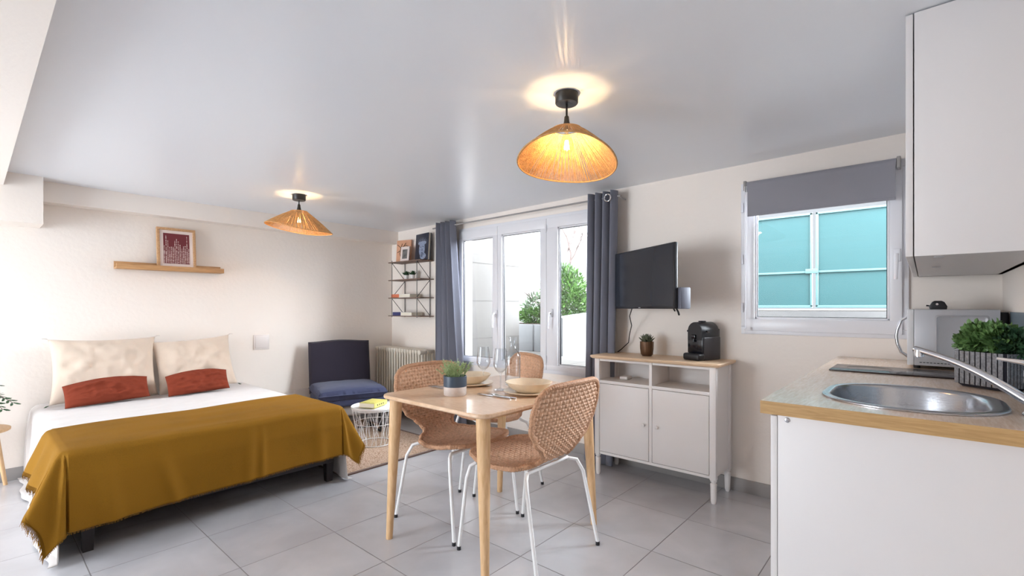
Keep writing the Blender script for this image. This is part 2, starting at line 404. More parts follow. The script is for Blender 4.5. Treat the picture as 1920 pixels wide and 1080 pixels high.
sash(win1, -2.448, -1.885, .655, 1.955, .118, .118, .045, .085)
win_handle(-3.03, 1.135, win1); win_handle(-2.39, 1.145, win1)
g = MB(); g.tube([(-2.449, WY-.04, 1.84), (-2.449, WY-.04, 1.90)], .008, 8); g.tube([(-2.449, WY-.04, .72), (-2.449, WY-.04, .78)], .008, 8); part('hinge', g, M['pvc'], win1, True)
part('window_sill', MB().box(a0, WY+.06, .60, a1, WY+TH+.04, .628), M['render_'], win1, True)
win2 = bpy.data.objects.new('window_2', None); link(win2); win2.location = (-.47, WY, 1.035); struct(win2, 'white single-leaf window looking onto the turquoise gate', 'window')
g = MB()
for q in ((c0-.03, d0-.012, c1+.02, d0+.035), (c0-.03, d1-.03, c1+.02, d1+.01), (c0-.03, d0+.0352, c0+.022, d1-.0302), (c1-.02, d0+.0352, c1+.02, d1-.0302)): g.box(q[0], WY-.018, q[1], q[2], WY+.07, q[3], .003)
part('window_frame', g, M['pvc'], win2, True)
sash(win2, -.862, -.092, 1.045, 1.965, .05, .052, .075, .06)
win_handle(-.114, 1.47, win2)
for z in (1.19, 1.50, 1.83): part('hinge', MB().tube([(-.885, WY-.03, z-.03), (-.885, WY-.03, z+.03)], .007, 10), M['pvc'], win2, True)
part('window_sill', MB().box(c0, WY+.06, 1.01, c1, WY+TH+.05, 1.04), M['render_'], win2, True)

# roller blind
bl = thing('roller_blind', 'grey roller blind pulled a short way down over the smaller window', 'blind', (-.48, 3.23, 1.75))
g = MB(); g.tube([(-.845, 3.225, 1.955), (-.115, 3.225, 1.955)], .026, 20); part('roller_tube', g, M['blind'], bl, True)
g = MB(); g.box(-.838, 3.198, 1.762, -.118, 3.2015, 1.957); g.box(-.838, 3.194, 1.758, -.118, 3.206, 1.772, .003); part('blind_cloth', g, M['blind'], bl, True, smooth=False)
for x in (-.855, -.105): part('bracket', MB().box(x-.008, 3.20, 1.925, x+.008, 3.272, 1.985, .003), M['base'], bl, True)
g = MB(); g.tube([(-.853, 3.20, 1.95), (-.853, 3.198, 1.5), (-.853, 3.20, 1.03)], .0022, 6); g.tube([(-.843, 3.20, 1.95), (-.845, 3.198, 1.5), (-.853, 3.20, 1.03)], .0022, 6); g.lathe([(.001, -.012), (.006, -.008), (.006, .008), (.001, .012)], 10, (-.853, 3.2, 1.06)); part('pull_cord', g, M['pvc'], bl, True)

# ------------------------------------------------------------------ outside
struct(part('terrace_ground', MB().box(-9, WY+TH, .45, -1.80, 9, .6), M['paving'], smooth=False), 'pale paved terrace outside the wide window', 'terrace')
struct(part('yard_ground', MB().box(-1.79, 3.95, .5, 4.0, 10, 1.165), M['render_'], smooth=False), 'raised pale yard outside the small window', 'ground')
mb = MB().box(-3.76, WY+TH+.08, .6, -3.74, 4.44, 3.2); mb = MB().box(-4.4, WY+TH+.002, .6, -3.75, 4.44, 3.4, .01)
for k in range(6):
    z = .85+.42*k; mb.box(-3.752, WY+TH+.01, z, -3.745, 4.43, z+.004)
struct(part('wall_exterior', mb, M['limestone']), 'tall pale stone pier outside the left leaf of the wide window', 'wall')
pl = thing('planter_wall', 'white rendered garden planter outside the middle window leaf', 'planter', (-4.0, 5.25, .6))
g = MB().box(-4.45, 5.0, .6, -3.99, 5.5, .965, .01); g.box(-3.99, 5.015, .6, -3.80, 5.5, .965, .01); part('rendered_box', g, M['render_'], pl, True)
part('soil', MB().box(-4.40, 5.06, .9, -3.84, 5.46, .975), M['soil'], pl, True)
rt = MB(); rt.add([(-3.50, 4.68, .6), (-3.32, 4.75, .6), (-4.65, 8.2, .6), (-4.83, 8.13, .6), (-3.50, 4.68, 1.065), (-3.32, 4.75, 1.065), (-4.65, 8.2, 1.13), (-4.83, 8.13, 1.13)],
    [[3, 2, 1, 0], [4, 5, 6, 7], [0, 1, 5, 4], [1, 2, 6, 5], [2, 3, 7, 6], [3, 0, 4, 7]])
solo('garden_wall', rt, M['render_'], 'low white garden wall running back outside the right window leaf', 'wall', smooth=False)

def leaf_cloud(mb, c, rad, n, size, rnd, up=.3, mi=0, aspect=.45, shell=.5):
    for _ in range(n):
        d = Vector((rnd.gauss(0, 1), rnd.gauss(0, 1), rnd.gauss(0, 1))).normalized()
        k = rnd.uniform(shell, 1)
        p = Vector((c[0]+d.x*rad[0]*k, c[1]+d.y*rad[1]*k, c[2]+d.z*rad[2]*k))
        ax = (d+Vector((rnd.uniform(-.6, .6), rnd.uniform(-.6, .6), rnd.uniform(-.6, .6)+up))).normalized()
        sd = ax.cross(Vector((rnd.uniform(-1, 1), rnd.uniform(-1, 1), rnd.uniform(-1, 1)))).normalized()
        L = size*rnd.uniform(.6, 1.2); w = L*aspect*.5; nn = ax.cross(sd)*L*.12
        mb.add([p, p+ax*L*.35+sd*w+nn, p+ax*L*.75+sd*w*.7+nn, p+ax*L, p+ax*L*.75-sd*w*.7+nn, p+ax*L*.35-sd*w+nn, p+ax*L*.5],
               [[0, 1, 6], [1, 2, 6], [2, 3, 6], [3, 4, 6], [4, 5, 6], [5, 0, 6]], mi)
r5 = random.Random(5)
bush = thing('garden_bush', 'green leafy bush growing in the white outdoor planter', 'bush', (-4.1, 5.26, .97))
g = MB(); leaf_cloud(g, (-4.12, 5.26, 1.07), (.30, .2, .12), 1500, .05, r5); part('foliage', g, M['leafout'], bush, True, smooth=False)
g = MB(); leaf_cloud(g, (-4.16, 5.3, 1.22), (.24, .16, .17), 420, .06, r5); part('sparse_foliage', g, M['leafout2'], bush, True, smooth=False)
g = MB()
for k in range(16): g.tube([(-4.1+r5.uniform(-.15, .15), 5.26+r5.uniform(-.1, .1), .96), (-4.1+r5.uniform(-.22, .22), 5.26+r5.uniform(-.1, .1), 1.2), (-4.12+r5.uniform(-.28, .28), 5.26+r5.uniform(-.15, .15), 1.42)], .004, 5)
part('stems', g, M['bark'], bush, True)
ivy = thing('climbing_shrub', 'tall green climbing shrub behind the low garden wall', 'shrub', (-4.95, 7.1, .6))
g = MB(); leaf_cloud(g, (-4.95, 7.1, 1.35), (.5, .26, .62), 2600, .075, r5); leaf_cloud(g, (-4.85, 7.1, 1.2), (.5, .26, .35), 1500, .07, r5); part('foliage', g, [M['leafout']], ivy, True, smooth=False)
g = MB(); leaf_cloud(g, (-5.05, 7.1, 1.6), (.35, .25, .45), 800, .08, r5); part('silver_foliage', g, [M['leafout2']], ivy, True, smooth=False)
g = MB(); g.tube([(-4.95, 7.1, .6), (-4.95, 7.1, 1.2), (-5.0, 7.1, 1.8)], .03, 8, rs=[.04, .03, .012]); part('stem', g, M['bark'], ivy, True)
tree = thing('bare_tree', 'leafless thin tree rising above the climbing shrub', 'tree', (-5.1, 7.6, .6))
g = MB()
def branch(p, d, L, r, dep, rnd):
    q = p+d*L; m_ = p+d*L*.5+Vector((rnd.uniform(-.04, .04), rnd.uniform(-.04, .04), 0))*L*2
    g.tube([p, m_, q], r, 5, rs=[r, r*.8, r*.6])
    if dep == 0: return
    for k in range(3 if dep > 1 else 2):
        nd = (d*.75+Vector((rnd.uniform(-.8, .8), rnd.uniform(-.8, .8), rnd.uniform(-.1, .6)))).normalized()
        branch(p+d*L*rnd.uniform(.45, 1), nd, L*rnd.uniform(.55, .75), r*.55, dep-1, rnd)
branch(Vector((-5.1, 7.6, .6)), Vector((-.05, 0, 1)).normalized(), 1.3, .04, 0, r5)
branch(Vector((-5.16, 7.6, 1.85)), Vector((-.1, 0, 1)).normalized(), .75, .026, 4, r5)
branch(Vector((-5.2, 7.6, 2.0)), Vector((.5, 0, .8)).normalized(), .5, .018, 3, r5)
part('trunk', g, M['bark'], tree, True)
solo('house_wall', MB().box(-14, 10.5, .6, -6.8, 11.0, 4.5), M['render_'], 'plain white building wall far behind the terrace', 'building', smooth=False)

gt = thing('yard_gate', 'turquoise sheet-metal double gate seen through the small window', 'gate', (-.8, 5.5, 1.165))
for (x0, x1) in ((-1.95, -.845), (-.815, .25)):
    g = MB(); z0, z1 = 1.20, 2.13
    g.box(x0+.02, 5.51, z0, x1-.02, 5.515, z1); part('gate_leaf', g, M['gate'], gt, True, smooth=False)
    h = MB()
    for q in ((x0, z0-.01, x1, z0+.015), (x0, z1-.02, x1, z1), (x0, 1.535, x1, 1.555), (x0, z0, x0+.018, z1), (x1-.018, z0, x1, z1)): h.box(q[0], 5.49, q[1], q[2], 5.52, q[3], .002)
    part('leaf_frame', h, M['gateframe'], gt, True)
part('latch', MB().box(-.90, 5.475, 1.53, -.79, 5.495, 1.575, .003), M['gateframe'], gt, True)
for x in (-1.99, .27): part('gate_post', MB().box(x-.03, 5.48, 1.16, x+.03, 5.54, 2.2, .004), M['gateframe'], gt, True)
solo('yard_kerb', MB().box(-1.75, 4.0, 1.16, 3.0, 4.25, 1.172, .003), M['limestone'], 'low pale kerb slab outside the small window', 'kerb')
g = MB()
for k in range(12): g.box(-.42+k*.024, 4.6, 1.166, -.408+k*.024, 4.9, 1.176)
g.box(-.43, 4.59, 1.1655, -.13, 4.6, 1.177); g.box(-.43, 4.9, 1.1655, -.13, 4.91, 1.177)
solo('drain_grate', g, M['base'], 'grey metal drain grate lying in the yard before the gate', 'grate', smooth=False)

# ------------------------------------------------------------------ bed
bed = thing('bed', 'double bed with dark frame and legs under white and mustard covers', 'bed', (-3.9, .98, 0))
BT = .505; X0b, X1b, Y0b, Y1b = -4.735, -3.06, .30, 1.675
part('frame', MB().box(X0b, Y0b+.02, .13, X1b, Y1b-.02, .26, .01), M['darkwood'], bed, True)
part('mattress', MB().box(X0b, Y0b, .262, X1b, Y1b, BT-.012, .05, seg=4), M['mattress'], bed, True)
for (x, y) in ((-3.10, .385), (-3.10, 1.63), (-4.6, .385), (-4.6, 1.63)):
    g = MB().lathe([(.028, 0), (.036, .131)], 4, (0, 0, 0), T=T3(x, y, 0) @ Rz(PI/4)); part('leg', g, M['darkwood'], bed, True, ang=30)
# sheet: top plus left and right falls to the floor
Wb = Y1b-Y0b
def sheet_pt(u, v):
    x = X0b+.012+u*(X1b+.012-X0b); s = -.50+v*(Wb+1.0)
    over = max(0, -s, s-Wb); side = -1 if s < 0 else (1 if s > Wb else 0)
    rr = .05
    if side == 0:
        e = min(s, Wb-s); z = BT
        if e < rr: z = BT-(rr-math.sqrt(max(0, rr*rr-(rr-e)**2)))*.5
        y = Y0b+s; z += .004*nz(x*6, y*6)+.003*nz(x*15, y*14, 3)
        if x > X1b-.05: z -= .03*((x-X1b+.05)/.05)**2
    else:
        d = over; z = BT-.025-d; out = .012+.02*(1-math.exp(-d*8))+.012*math.sin(x*13+d*2)*min(1, d*3)+.005*math.sin(x*31)*min(1, d*2.5)+.02*d
        if z < .012:
            out += min(.05, (.012-z)*1.0); z = .010+.008*abs(nz(x*9, d*9))
        y = (Y0b-out) if side < 0 else (Y1b+out)
        x += .06*u*min(1, d*2)*(1 if u > .6 else 0)*(u-.6)/.4
    return (x, y, z)
g = MB().grid(sheet_pt, 90, 130); sh = solo('bed_sheet', g, M['sheet'], 'white cotton sheet over the bed, trailing onto the floor at both sides', 'sheet')
def add_thick(o, t=.003):
    m = o.modifiers.new('s', 'SOLIDIFY'); m.thickness = t; m.offset = 1
add_thick(sh)
# mustard throw
XF = X1b+.03; YA, YB = Y0b-.028, Y1b+.028; ZT = BT+.012
def throw_pt(u, v):
    # u along bed width (overflowing), v from rear hem over the front edge to the front hem
    s = -.24+u*(Wb+.50); t = v*(.60+.385)
    xr = XF-.60-.06*u
    x = xr+t; ox = max(0, x-(XF-.03)); sy = s; oy = 0; side = 0
    if s < 0: oy = -s; side = -1
    if s > Wb: oy = s-Wb; side = 1
    wr = .008*nz(t*5+1, s*2.2, 2)+.003*nz(t*11, s*3, 5)
    if ox == 0 and oy == 0:
        e = min(s, Wb-s, XF-.03-x)
        return (x, YA+.028+s, ZT+wr*min(1, e*12)+.004)
    if oy == 0:   # front fall
        a = min(ox/.045, PI/2); dx = .03*math.sin(a); dz = .03*(1-math.cos(a)) if a < PI/2 else .03+(ox-.0707)
        fold = .008*math.sin(s*9+1)*min(1, ox*4)+.010*math.sin(s*4.3+ox*4)*min(1, ox*3)+min(1, ox*3.5)*(.016*math.exp(-((s-.12-ox*.12)/.035)**2)+.014*math.exp(-((s-.33-ox*.25)/.03)**2)+.012*math.exp(-((s-.80+ox*.05)/.03)**2)+.010*math.exp(-((s-.86)/.02)**2)+.012*math.exp(-((s-1.22)/.04)**2))
        return (XF-.03+dx+fold+(.012+.022*min(1, ox*6))+.012*ox, YA+.028+s, ZT-dz+wr*max(0, 1-ox*9))
    if ox == 0:   # side fall
        a = min(oy/.04, PI/2); dy = .028*math.sin(a); dz = .028*(1-math.cos(a)) if a < PI/2 else .028+(oy-.063)
        fl = .35*max(0, oy-.05)+.012*math.sin(x*22)*min(1, oy*5)
        y = (YA+.028-dy-fl) if side < 0 else (YB-.028+dy+fl)
        return (x, y, ZT-dz)
    # corner fall
    hyp = math.hypot(ox, oy); th = math.atan2(oy, ox)
    a = min(hyp/.045, PI/2); d = .03*math.sin(a); dz = .03*(1-math.cos(a)) if a < PI/2 else .03+(hyp-.0707)
    fl = .22*max(0, hyp-.05)*math.sin(th*2)+.03*math.sin(th*7.5+.6)*min(1, hyp*3)*math.sin(th*2)+.02*math.sin(th)*hyp
    xx = XF-.03+(d+fl+.034*min(1, ox*6))*math.cos(th); q = (d+fl)*math.sin(th)+.30*max(0, oy-.05)*math.sin(th)
    z = ZT-dz
    if z < .03: z = .03+.01*math.sin(th*9)
    return (xx, (YA+.028-q) if side < 0 else (YB-.028+q), z)
g = MB().grid(throw_pt, 190, 110); th_ = thing('throw_blanket', 'mustard yellow fringed throw spread across the foot of the bed', 'blanket', (-3.2, .98, .1))
o = part('cloth', g, M['mustard'], th_, True); add_thick(o, .005)
g = MB(); r6 = random.Random(6)
for side in (0, 1):
    for k in range(330):
        v = k/329; p = Vector(throw_pt(side, v)); q = Vector(throw_pt(.02 if side == 0 else .98, v)); d = (p-q).normalized()
        L = r6.uniform(.022, .04); e = d*.6+Vector((r6.uniform(-.35, .35), r6.uniform(-.25, .25), -.75)); e.normalize()
        pe = p+e*L; pe.z = max(pe.z, .006)
        g.tube([p-d*.004, p+d*L*.35, pe], .0013, 3, rs=[.0016, .0013, .0005])
for k in range(420):
    u = k/419; p = Vector(throw_pt(u, 1.0)); g.tube([p, p+Vector((r6.uniform(-.003, .003), r6.uniform(-.004, .004), -.009))], .0010, 3)
fr = part('fringe', g, M['mustard'], th_, True); fr['kind'] = 'stuff'

def pillow(mb, w, h, t, T, seed=0, pinch=.10, wr=.006, crown=0):
    nu = nv = 40
    def shp(u, v, sg):
        a = u*2-1; b = v*2-1
        x = a*w/2*(1-pinch*(1-abs(b)**2)*abs(a)**3*.6-.0); y = b*h/2*(1-pinch*(1-abs(a)**2)*abs(b)**3*.6)+(crown*(1-a*a-.5)*(b+1)/2 if crown else 0)
        th = max(0, (1-abs(a)**2.6))**.55*max(0, (1-abs(b)**2.6))**.55
        z = sg*t/2*th+wr*nz(a*3+seed, b*3, sg)*th*1.6+wr*.6*nz(a*8+seed, b*5, seed)*th
        return (x, y, z)
    mb.grid(lambda u, v: shp(u, v, 1), nu, nv, T=T); mb.grid(lambda u, v: shp(u, v, -1), nu, nv, T=T, flip=True)
def lean(x, y, z, tilt, roll=0, yaw=0):
    # local x->width (+Y world), local y->height, local z->front (+X world)
    B = Matrix(((0, 0, 1, 0), (1, 0, 0, 0), (0, 1, 0, 0), (0, 0, 0, 1)))
    return T3(x, y, z) @ Rz(yaw) @ Matrix.Rotation(-tilt, 4, 'Y') @ Matrix.Rotation(roll, 4, 'X') @ B
def weld(o):
    bm = bmesh.new(); bm.from_mesh(o.data); bmesh.ops.remove_doubles(bm, verts=bm.verts, dist=.0005); bm.to_mesh(o.data); bm.free()
def tassel(mb, p, d):
    for k in range(9): mb.tube([p, Vector(p)+Vector(d)*.02+Vector((R.uniform(-.006, .006), R.uniform(-.006, .006), -.004)), Vector(p)+Vector(d)*.035+Vector((R.uniform(-.01, .01), R.uniform(-.01, .01), -.012))], .0015, 4)
for nm, lab, cy, wd, hh, roll, tilt, sd, x in (
        ('pillow', 'large cream linen pillow with corner tassels at the left of the bed head', .672, .615, .465, -.01, .27, 1, -4.58),
        ('pillow', 'large cream linen pillow sagging toward its left at the right of the bed head', 1.245, .565, .44, .07, .30, 5, -4.57)):
    pt = thing(nm, lab, 'pillow', (x, cy, BT+.01), 0, 'cream pillows against the bed wall')
    g = MB(); Tm = T3(0, 0, hh/2*math.cos(tilt)) @ lean(0, 0, 0, tilt, roll); pillow(g, wd, hh, .17, Tm, sd, .12, .020)
    o = part('case', g, M['linen'], pt); weld(o)
    for (a, b) in ((-1, 1), (1, 1), (-1, -1), (1, -1)):
        q = Tm @ Vector((a*wd/2, b*hh/2, 0)); g = MB(); tassel(g, q, (0, a*.6, b*.5 if b > 0 else 0)); part('tassel', g, M['potgrey'] if b > 0 else M['leafb'], pt)
for lab, x, cy, wd, hh, roll, tilt, sd, yaw in (
        ('terracotta lumbar cushion leaning on the left cream pillow', -4.385, .655, .47, .172, .045, .42, 3, .02),
        ('terracotta lumbar cushion leaning on the right cream pillow', -4.36, 1.205, .43, .175, .03, .40, 9, .05)):
    g = MB(); pillow(g, wd, hh, .12, T3(x, cy, BT+.016+hh/2*math.cos(tilt)) @ lean(0, 0, 0, tilt, roll, yaw), sd, .04, .018, .03)
    o = solo('lumbar_cushion', g, M['terra'], lab, 'cushion', 'terracotta cushions on the bed'); weld(o)

# ------------------------------------------------------------------ bed wall fittings
ledge = thing('picture_ledge', 'narrow oak picture ledge on the wall above the bed', 'shelf', (-4.75, 1.11, 1.49))
part('back_board', MB().box(-4.748, .742, 1.492, -4.736, 1.478, 1.552, .001), M['oaky'], ledge, True)
part('shelf_board', MB().box(-4.736, .742, 1.492, -4.655, 1.478, 1.504, .001), M['oaky'], ledge, True)
part('front_lip', MB().box(-4.655, .742, 1.492, -4.643, 1.478, 1.530, .001), M['oaky'], ledge, True)
pic = thing('framed_print', 'oak framed maroon print with pale bead strings leaning on the ledge', 'picture', (-4.68, 1.14, 1.506))
pic.rotation_euler = (0, -.10, 0)
fw, fh = .272, .345
g = MB()
for q in ((-fw/2, 0, fw/2, .02), (-fw/2, fh-.02, fw/2, fh), (-fw/2, .02, -fw/2+.02, fh-.02), (fw/2-.02, .02, fw/2, fh-.02)): g.box(-.012, q[0], q[1], .012, q[2], q[3], .0015)
part('frame', g, M['frameoak'], pic)
part('mount_board', MB().box(-.006, -fw/2+.018, .018, .002, fw/2-.018, fh-.018), M['mount'], pic, smooth=False)
g = MB(); px0, px1, pz0, pz1 = -fw/2+.045, fw/2-.045, .048, fh-.045
g.box(.002, px0, pz0, .004, px1, pz1)
rp = random.Random(3)
for k in range(15):
    y = px0+.006+(px1-px0-.012)*k/14; top = pz0+(pz1-pz0)*rp.uniform(.45, .97); z = pz0+.003
    while z < top:
        s = rp.uniform(.0012, .0034); g.box(.0042, y-s, z, .0046, y+s, z+s*1.6, mi=1); z += s*1.6+rp.uniform(.0008, .005)*(.6 if z < pz0+.1 else 1.4)
part('print', g, [M['maroon'], M['printw']], pic, smooth=False)
sw = thing('access_plate', 'square white cover plate on the wall right of the bed', 'wall plate', (-4.745, 1.83, .79))
part('plate_frame', MB().box(-4.749, 1.758, .795, -4.741, 1.898, .935, .003), M['outsocket'], sw, True)
part('plate_cover', MB().box(-4.742, 1.772, .809, -4.737, 1.884, .921, .003), M['outsocket'], sw, True)
sw = thing('floor_level_hatch', 'white square hatch low on the wall behind the navy chair', 'wall plate', (-4.745, 2.22, .2))
part('plate_frame', MB().box(-4.749, 2.13, .225, -4.741, 2.31, .375, .003), M['outsocket'], sw, True)
part('plate_cover', MB().box(-4.742, 2.145, .24, -4.737, 2.295, .36, .003), M['outsocket'], sw, True)

# ------------------------------------------------------------------ rug
rug = thing('jute_rug', 'natural jute rug with dark bound edge under the basket table', 'rug', (-3.75, 2.2, 0))
part('woven_field', MB().box(-4.5, 1.745, .001, -3.10, 2.74, .010, .002), M['jute'], rug, True)
g = MB()
for q in ((-4.52, 1.725, -3.075, 1.75), (-4.52, 2.735, -3.075, 2.76), (-4.52, 1.745, -4.495, 2.74), (-3.10, 1.745, -3.075, 2.74)): g.box(q[0], q[1], .001, q[2], q[3], .0115, .002)
part('binding', g, fabric('dark_rug_binding', (92, 70, 62)), rug, True)

# ------------------------------------------------------------------ armchair (local: faces +X)
ac = thing('slipper_chair', 'armless navy denim lounge chair with charcoal back by the radiator', 'armchair', (-4.21, 2.40, .011), math.radians(-18.3))
part('seat_base', MB().box(-.24, -.28, .19, .27, .28, .285, .02, seg=3), M['greyfab'], ac); part('seat_platform', MB().box(-.25, -.295, .285, .315, .295, .352, .02, seg=3), M['navy'], ac)
g = MB()
def seat_c(u, v, sg):
    a = u*2-1; b = v*2-1; th = (max(0, 1-abs(a)**9)*max(0, 1-abs(b)**9))**.35
    return (.045+a*.30*(1-.02*(1-abs(b))), b*.305, .395+sg*(.055*th+.018*th*(1-a*a)*(1-b*b))+.003*nz(a*4, b*4, sg))
g.grid(lambda u, v: seat_c(u, v, 1), 30, 30); g.grid(lambda u, v: seat_c(u, v, -1), 30, 30, flip=True)
o = part('seat_cushion', g, M['navy'], ac); weld(o)
g = MB(); g.tube([(.345, -.30, .396), (.349, 0, .398), (.345, .30, .396)], .006, 6); g.tube([(.34, -.303, .396), (.04, -.31, .396), (-.24, -.305, .396)], .005, 6); part('piping', g, M['navy'], ac)
g = MB(); Tb = T3(-.27, 0, .33) @ Matrix.Rotation(-.17, 4, 'Y')
def back_c(u, v, sg):
    a = u*2-1; b = v; bb = b*2-1; th = (max(0, 1-abs(a)**8)*max(0, 1-abs(bb)**8))**.35
    return (sg*(.05*th)+.0+.01*sg*th*(1-a*a), a*.298, b*.52+.008*math.cos(a*3)*(b > .9))
g.grid(lambda u, v: back_c(u, v, 1), 30, 30, T=Tb, flip=True); g.grid(lambda u, v: back_c(u, v, -1), 30, 30, T=Tb)
o = part('backrest', g, M['charcoal'], ac); weld(o)
for sy in (-1, 1):
    g = MB().tube([(.24, sy*.25, .20), (.26, sy*.26, .012), (.20, sy*.26, .008), (-.22, sy*.26, .008), (-.24, sy*.25, .20)], .011, 8); part('leg', g, M['black'], ac)
part('stretcher', MB().tube([(.0, -.26, .008), (.0, .26, .008)], .009, 8), M['black'], ac)

# ------------------------------------------------------------------ wire basket table and its book
bt = thing('wire_basket_table', 'small white wire basket side table with a round tray top', 'side table', (-3.62, 2.335, .011))
def Rr(z): return .142+(.195-.142)*(z/.315)
for z, r in ((.004, .0035), (.185, .0025), (.305, .0035)): part('ring', MB().tube([(Rr(z)*math.cos(2*PI*i/40), Rr(z)*math.sin(2*PI*i/40), z) for i in range(40)], r, 6, closed=True), M['whitemetal'], bt)
g = MB(); nW = 24
for i in range(nW):
    a = 2*PI*i/nW; b = a+(.30 if i % 2 else -.30); c = a+(.62 if i % 3 == 0 else .05)
    for q in (b, c): g.tube([(Rr(.004)*math.cos(a), Rr(.004)*math.sin(a), .004), (Rr(.16)*math.cos((a+q)/2), Rr(.16)*math.sin((a+q)/2), .16), (Rr(.305)*math.cos(q), Rr(.305)*math.sin(q), .305)], .0017, 5)
part('wire_basket', g, M['whitemetal'], bt)
part('tray_top', MB().lathe([(.001, .312), (.196, .312), (.201, .317), (.201, .330), (.197, .330), (.194, .320), (.001, .320)], 48), M['whitemetal'], bt)
bk = thing('yellow_book', 'thick yellow paperback lying on the white basket table', 'book', (-3.61, 2.31, .3415), math.radians(25))
part('pages', MB().box(-.072, -.098, .002, .070, .098, .036), M['paper'], bk, smooth=False)
g = MB().box(-.075, -.10, .036, .075, .10, .039, .0008); g.box(-.075, -.10, 0, .075, .10, .002); g.box(.070, -.10, 0, .075, .10, .039, .001)
part('cover', g, M['yellow'], bk)
g = MB()
for k in range(10): g.box(-.058+k*.012, -.085, .039, -.050+k*.012, -.075+.004*(k % 3), .0394)
part('cover_printing', g, M['ink'], bk, smooth=False); g = MB()
for k in range(4): g.box(.075, -.06+k*.03, .012, .0753, -.045+k*.03, .026)
part('spine_printing', g, M['ink'], bk, smooth=False)

# ------------------------------------------------------------------ radiator
rd = thing('column_radiator', 'cream cast column radiator under the wall shelves', 'radiator', (-4.26, 3.14, .0))
NS = 18; x0r, pit = -4.665, .0465
rad_mesh = None
for k in range(NS):
    x = x0r+pit*k
    if rad_mesh is None:
        g = MB()
        for yy in (3.045, 3.115, 3.185): g.tube([(0, yy, .115), (0, yy, .14), (0, yy, .70), (0, yy, .725)], .0125, 8, rs=[.018, .0125, .0125, .018])
        for z in (.105, .735): g.box(-.019, 3.03, z-.02, .019, 3.20, z+.02, .012, seg=3)
        g.box(-.012, 3.04, .40, .012, 3.19, .42, .004)
        o = part('radiator_section', g, M['radi'], rd, True); rad_mesh = o; o.location.x += x; first = o
    else:
        o = first.copy(); C.objects.link(o); o.parent = rd; o.location = first.location.copy(); o.location.x += pit*k
g = MB().tube([(x0r, 3.115, .735), (x0r+pit*(NS-1), 3.115, .735)], .022, 12); part('header', g, M['radi'], rd, True); g = MB().tube([(x0r, 3.115, .105), (x0r+pit*(NS-1), 3.115, .105)], .022, 12); part('header', g, M['radi'], rd, True)
g = MB().tube([(x0r-.005, 3.05, .735), (x0r-.035, 3.05, .735)], .018, 12); part('end_plug', g, M['radi'], rd, True)
g = MB().tube([(-3.865, 3.115, .735), (-3.84, 3.115, .735)], .014, 12); g.tube([(-3.86, 3.07, .735), (-3.86, 3.0, .735)], .022, 14); part('valve', g, M['radi'], rd, True)
for x in (-4.62, -3.90): part('foot', MB().tube([(x, 3.12, .09), (x, 3.12, .0)], .014, 8), M['radi'], rd, True)

# ------------------------------------------------------------------ wall shelf unit and contents
su = thing('wall_shelf_unit', 'four-tier wall shelf with dark boards and crossed metal ladders', 'shelf', (-4.25, 3.28, 1.1))
SZ = (1.698, 1.500, 1.302, 1.104)
for z in SZ: part('shelf_board', MB().box(-4.545, 3.098, z-.010, -3.972, 3.284, z, .002), M['shelfwood'], su, True)
for x in (-4.481, -4.034):
    g = MB()
    for y in (3.104, 3.278): g.tube([(x, y, 1.085), (x, y, 1.712)], .0042, 6)
    for k in range(3):
        z1_, z0_ = SZ[k]-.01, SZ[k+1]
        g.tube([(x, 3.104 if k % 2 == 0 else 3.278, z1_), (x, 3.278 if k % 2 == 0 else 3.104, z0_)], .003, 6)
    part('ladder_frame', g, M['black'], su, True)
def leaf_fan(mb, c, n, L, w, rnd, tiers=3, lift=.9):
    for t in range(tiers):
        for k in range(n):
            a = 2*PI*(k+.5*t)/n+rnd.uniform(-.1, .1); el = .45+lift*t/max(1, tiers-1)*.75+rnd.uniform(-.08, .08); l = L*(1-.06*t)
            d = Vector((math.cos(a)*math.cos(el), math.sin(a)*math.cos(el), math.sin(el))); s = Vector((-math.sin(a), math.cos(a), 0)); n_ = d.cross(s)
            p = Vector(c)
            mb.add([p-s*w*.3, p+s*w*.3, p+d*l*.55+s*w*.5-n_*w*.2, p+d*l*.55-s*w*.5-n_*w*.2, p+d*l+Vector((0, 0, l*.15)), p+d*l*.5+n_*w*.35, p+n_*w*.2],
                   [[0, 6, 5, 3], [6, 1, 2, 5], [3, 5, 4], [5, 2, 4], [0, 3, 2, 1], [3, 4, 2]])
def succulent(x, y, z, lab, grp=None):
    t = thing('potted_succulent', lab, 'plant', (x, y, z), 0, grp)
    part('pot', MB().lathe([(.019, 0), (.026, .048), (.026, .050), (.023, .050), (.022, .042), (.001, .042)], 24), M['lacq'], t)
    g = MB(); leaf_fan(g, (0, 0, .044), 9, .058, .013, R, 4, 1.2); part('leaves', g, M['leafb'], t, smooth=False); return t
s1 = succulent(-4.335, 3.19, 1.5002, 'spiky succulent in a white pot, the left of two on the wall shelf', 'succulents on the wall shelf')
dup(s1, (-4.225, 3.19, 1.5002), .6, 'spiky succulent in a white pot, the right of two on the wall shelf')
